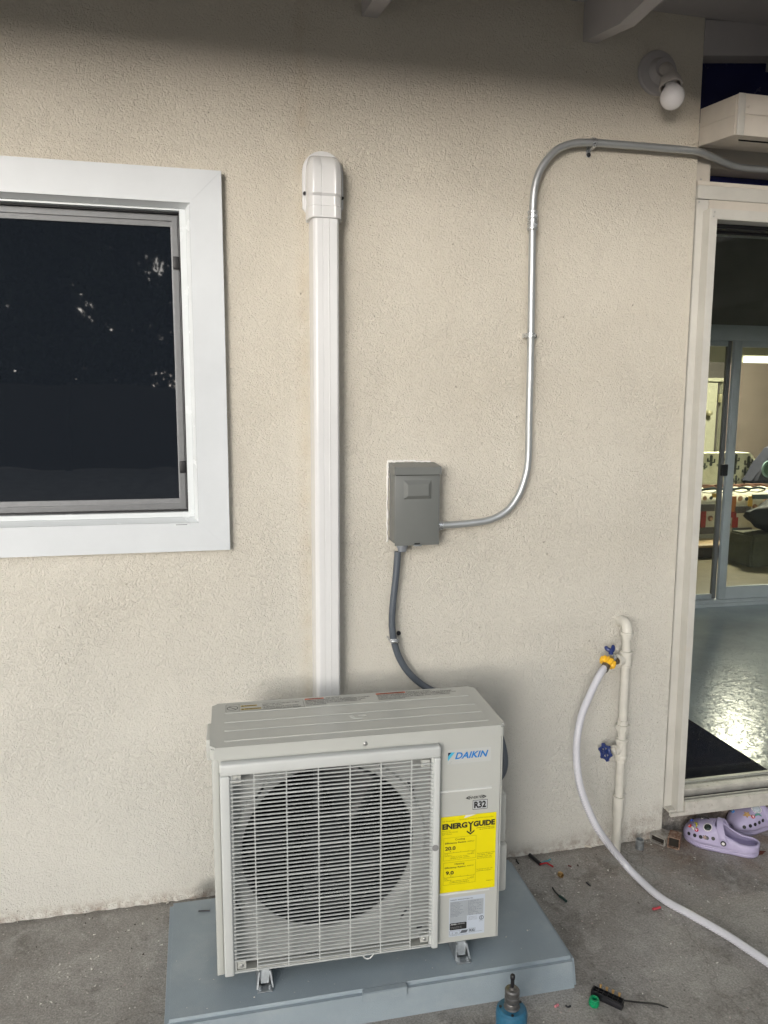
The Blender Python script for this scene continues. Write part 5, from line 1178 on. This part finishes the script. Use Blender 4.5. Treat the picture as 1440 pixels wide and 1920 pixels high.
for i in range(700):
    x = rg_.uniform(-1.3, 2.2); y = rg_.uniform(-1.0, 0) if rg_.random() < .5 else -abs(rg_.gauss(0, .12))
    if -.06 < x < .95 and -.57 < y < -.09: continue
    crumb(x, min(-.003, y), 0, .0014+.0030*rg_.random()**3)
o = finish(b, 'dark_grit', M('dark_grit', (.05, .035, .025, 1), .9), smooth=0); tag(o, 'dark grit scattered over the concrete', kind='stuff')
b = B()
for i in range(110):
    x = rg_.uniform(-.02, .91); y = rg_.uniform(-.53, -.13)
    crumb(x, y, pz, .0009+.0018*rg_.random()**3)
for x, y, s in ((.79, -.44, .0035), (.055, -.515, .0030), (.72, -.46, .002)): crumb(x, y, pz, s)
o = finish(b, 'pad_crumbs', bpy.data.materials['plaster_white'], smooth=0); tag(o, 'white crumbs and chips lying on the pad', kind='stuff')

# ------------------------------------------------------------------ yard behind the camera (seen only as reflections)
leafm = M('foliage', (.035, .055, .025, 1), .7, var=.3, vs=2); bark = M('bark', (.10, .08, .06, 1), .9)
def tree(x, y, h, rad, seed, lb):
    t = thing('garden_tree', lb, 'tree', (x, y, 0), 0, 'trees at the back of the yard'); r_ = random.Random(seed)
    b = B(); tube(b, [(0, 0, 0), (.1, 0, h*.3), (0, .1, h*.6), (.05, 0, h*.85)], lambda s: .16*(1-.7*s), 10, 4)
    for k in range(5):
        a = k*1.3; tube(b, [(0, 0, h*(.3+.1*k)), (math.cos(a)*rad*.4, math.sin(a)*rad*.4, h*(.42+.1*k)), (math.cos(a)*rad*.8, math.sin(a)*rad*.8, h*(.5+.1*k))], lambda s: .06*(1-.7*s), 6, 3)
    finish(b, 'trunk', bark, t)
    b = B()
    cl_ = [(Vector((r_.gauss(0, rad*.55), r_.gauss(0, rad*.4), h*r_.uniform(.12, 1.0))), r_.uniform(.35, .9)) for _ in range(165)]
    for c_, s in cl_:
        for _ in range(90):
            d = Vector((r_.gauss(0, 1), r_.gauss(0, 1), r_.gauss(0, 1))).normalized()*s*r_.random()**.4; p = c_+d
            u_ = Vector((r_.gauss(0, 1), r_.gauss(0, 1), r_.gauss(0, 1))).normalized(); v2 = u_.orthogonal().normalized(); k = r_.uniform(.09, .19)
            b.faces.new([b.verts.new(p+u_*k), b.verts.new(p+v2*k*.6), b.verts.new(p-u_*k), b.verts.new(p-v2*k*.6)])
    finish(b, 'crown', leafm, t, smooth=0)
for x, y, h, rad, lb in ((-6.4, -24, 9.5, 1.7, 'dark tree furthest left at the back of the yard'), (-4.6, -26, 11, 2.3, 'tallest dark tree left of the middle of the yard'), (-2.4, -24, 9.5, 2.6, 'dark tree in the middle of the back of the yard'), (.6, -25, 10.5, 2.8, 'dark tree right of the middle of the yard'),
    (10, -19, 8.5, 2.6, 'dark tree first behind the patio cover'), (14, -20, 8.8, 2.8, 'dark tree second behind the patio cover'), (18, -20, 9.0, 3.0, 'dark tree third behind the patio cover'), (22.5, -18, 8.4, 3.0, 'dark tree furthest right in the yard')):
    tree(x, y, h, rad, int(x*3+90), lb)
pcv = thing('patio_cover', 'grey timber patio cover standing out from the eave further right', 'patio cover', (0, 0, 0))
bx('cover_deck', EAVE, pcv, 2.9, 7.5, -4.6, -.95, 2.50, 2.55); bx('beam', EAVE, pcv, 2.9, 7.5, -4.6, -4.45, 2.20, 2.36)
for k in range(7): bx('rafter', EAVE, pcv, 3.0+.62*k, 3.042+.62*k, -4.6, -.95, 2.362, 2.498)
for k in range(2): bx('post', EAVE, pcv, 3.0+4.3*k, 3.09+4.3*k, -4.57, -4.48, 0, 2.199)
fn = thing('yard_fence', 'dark wooden fence along the back of the yard', 'fence', (0, 0, 0)); FM = M('fence_wood', (.06, .05, .04, 1), .9)
for k in range(120): bx('board', FM, fn, -9+.3*k, -9+.3*k+.2995, -15.0, -14.97, .02, 1.85)
for k in range(13): bx('post', FM, fn, -9+3*k, -8.9+3*k, -14.965, -14.87, 0, 1.9)
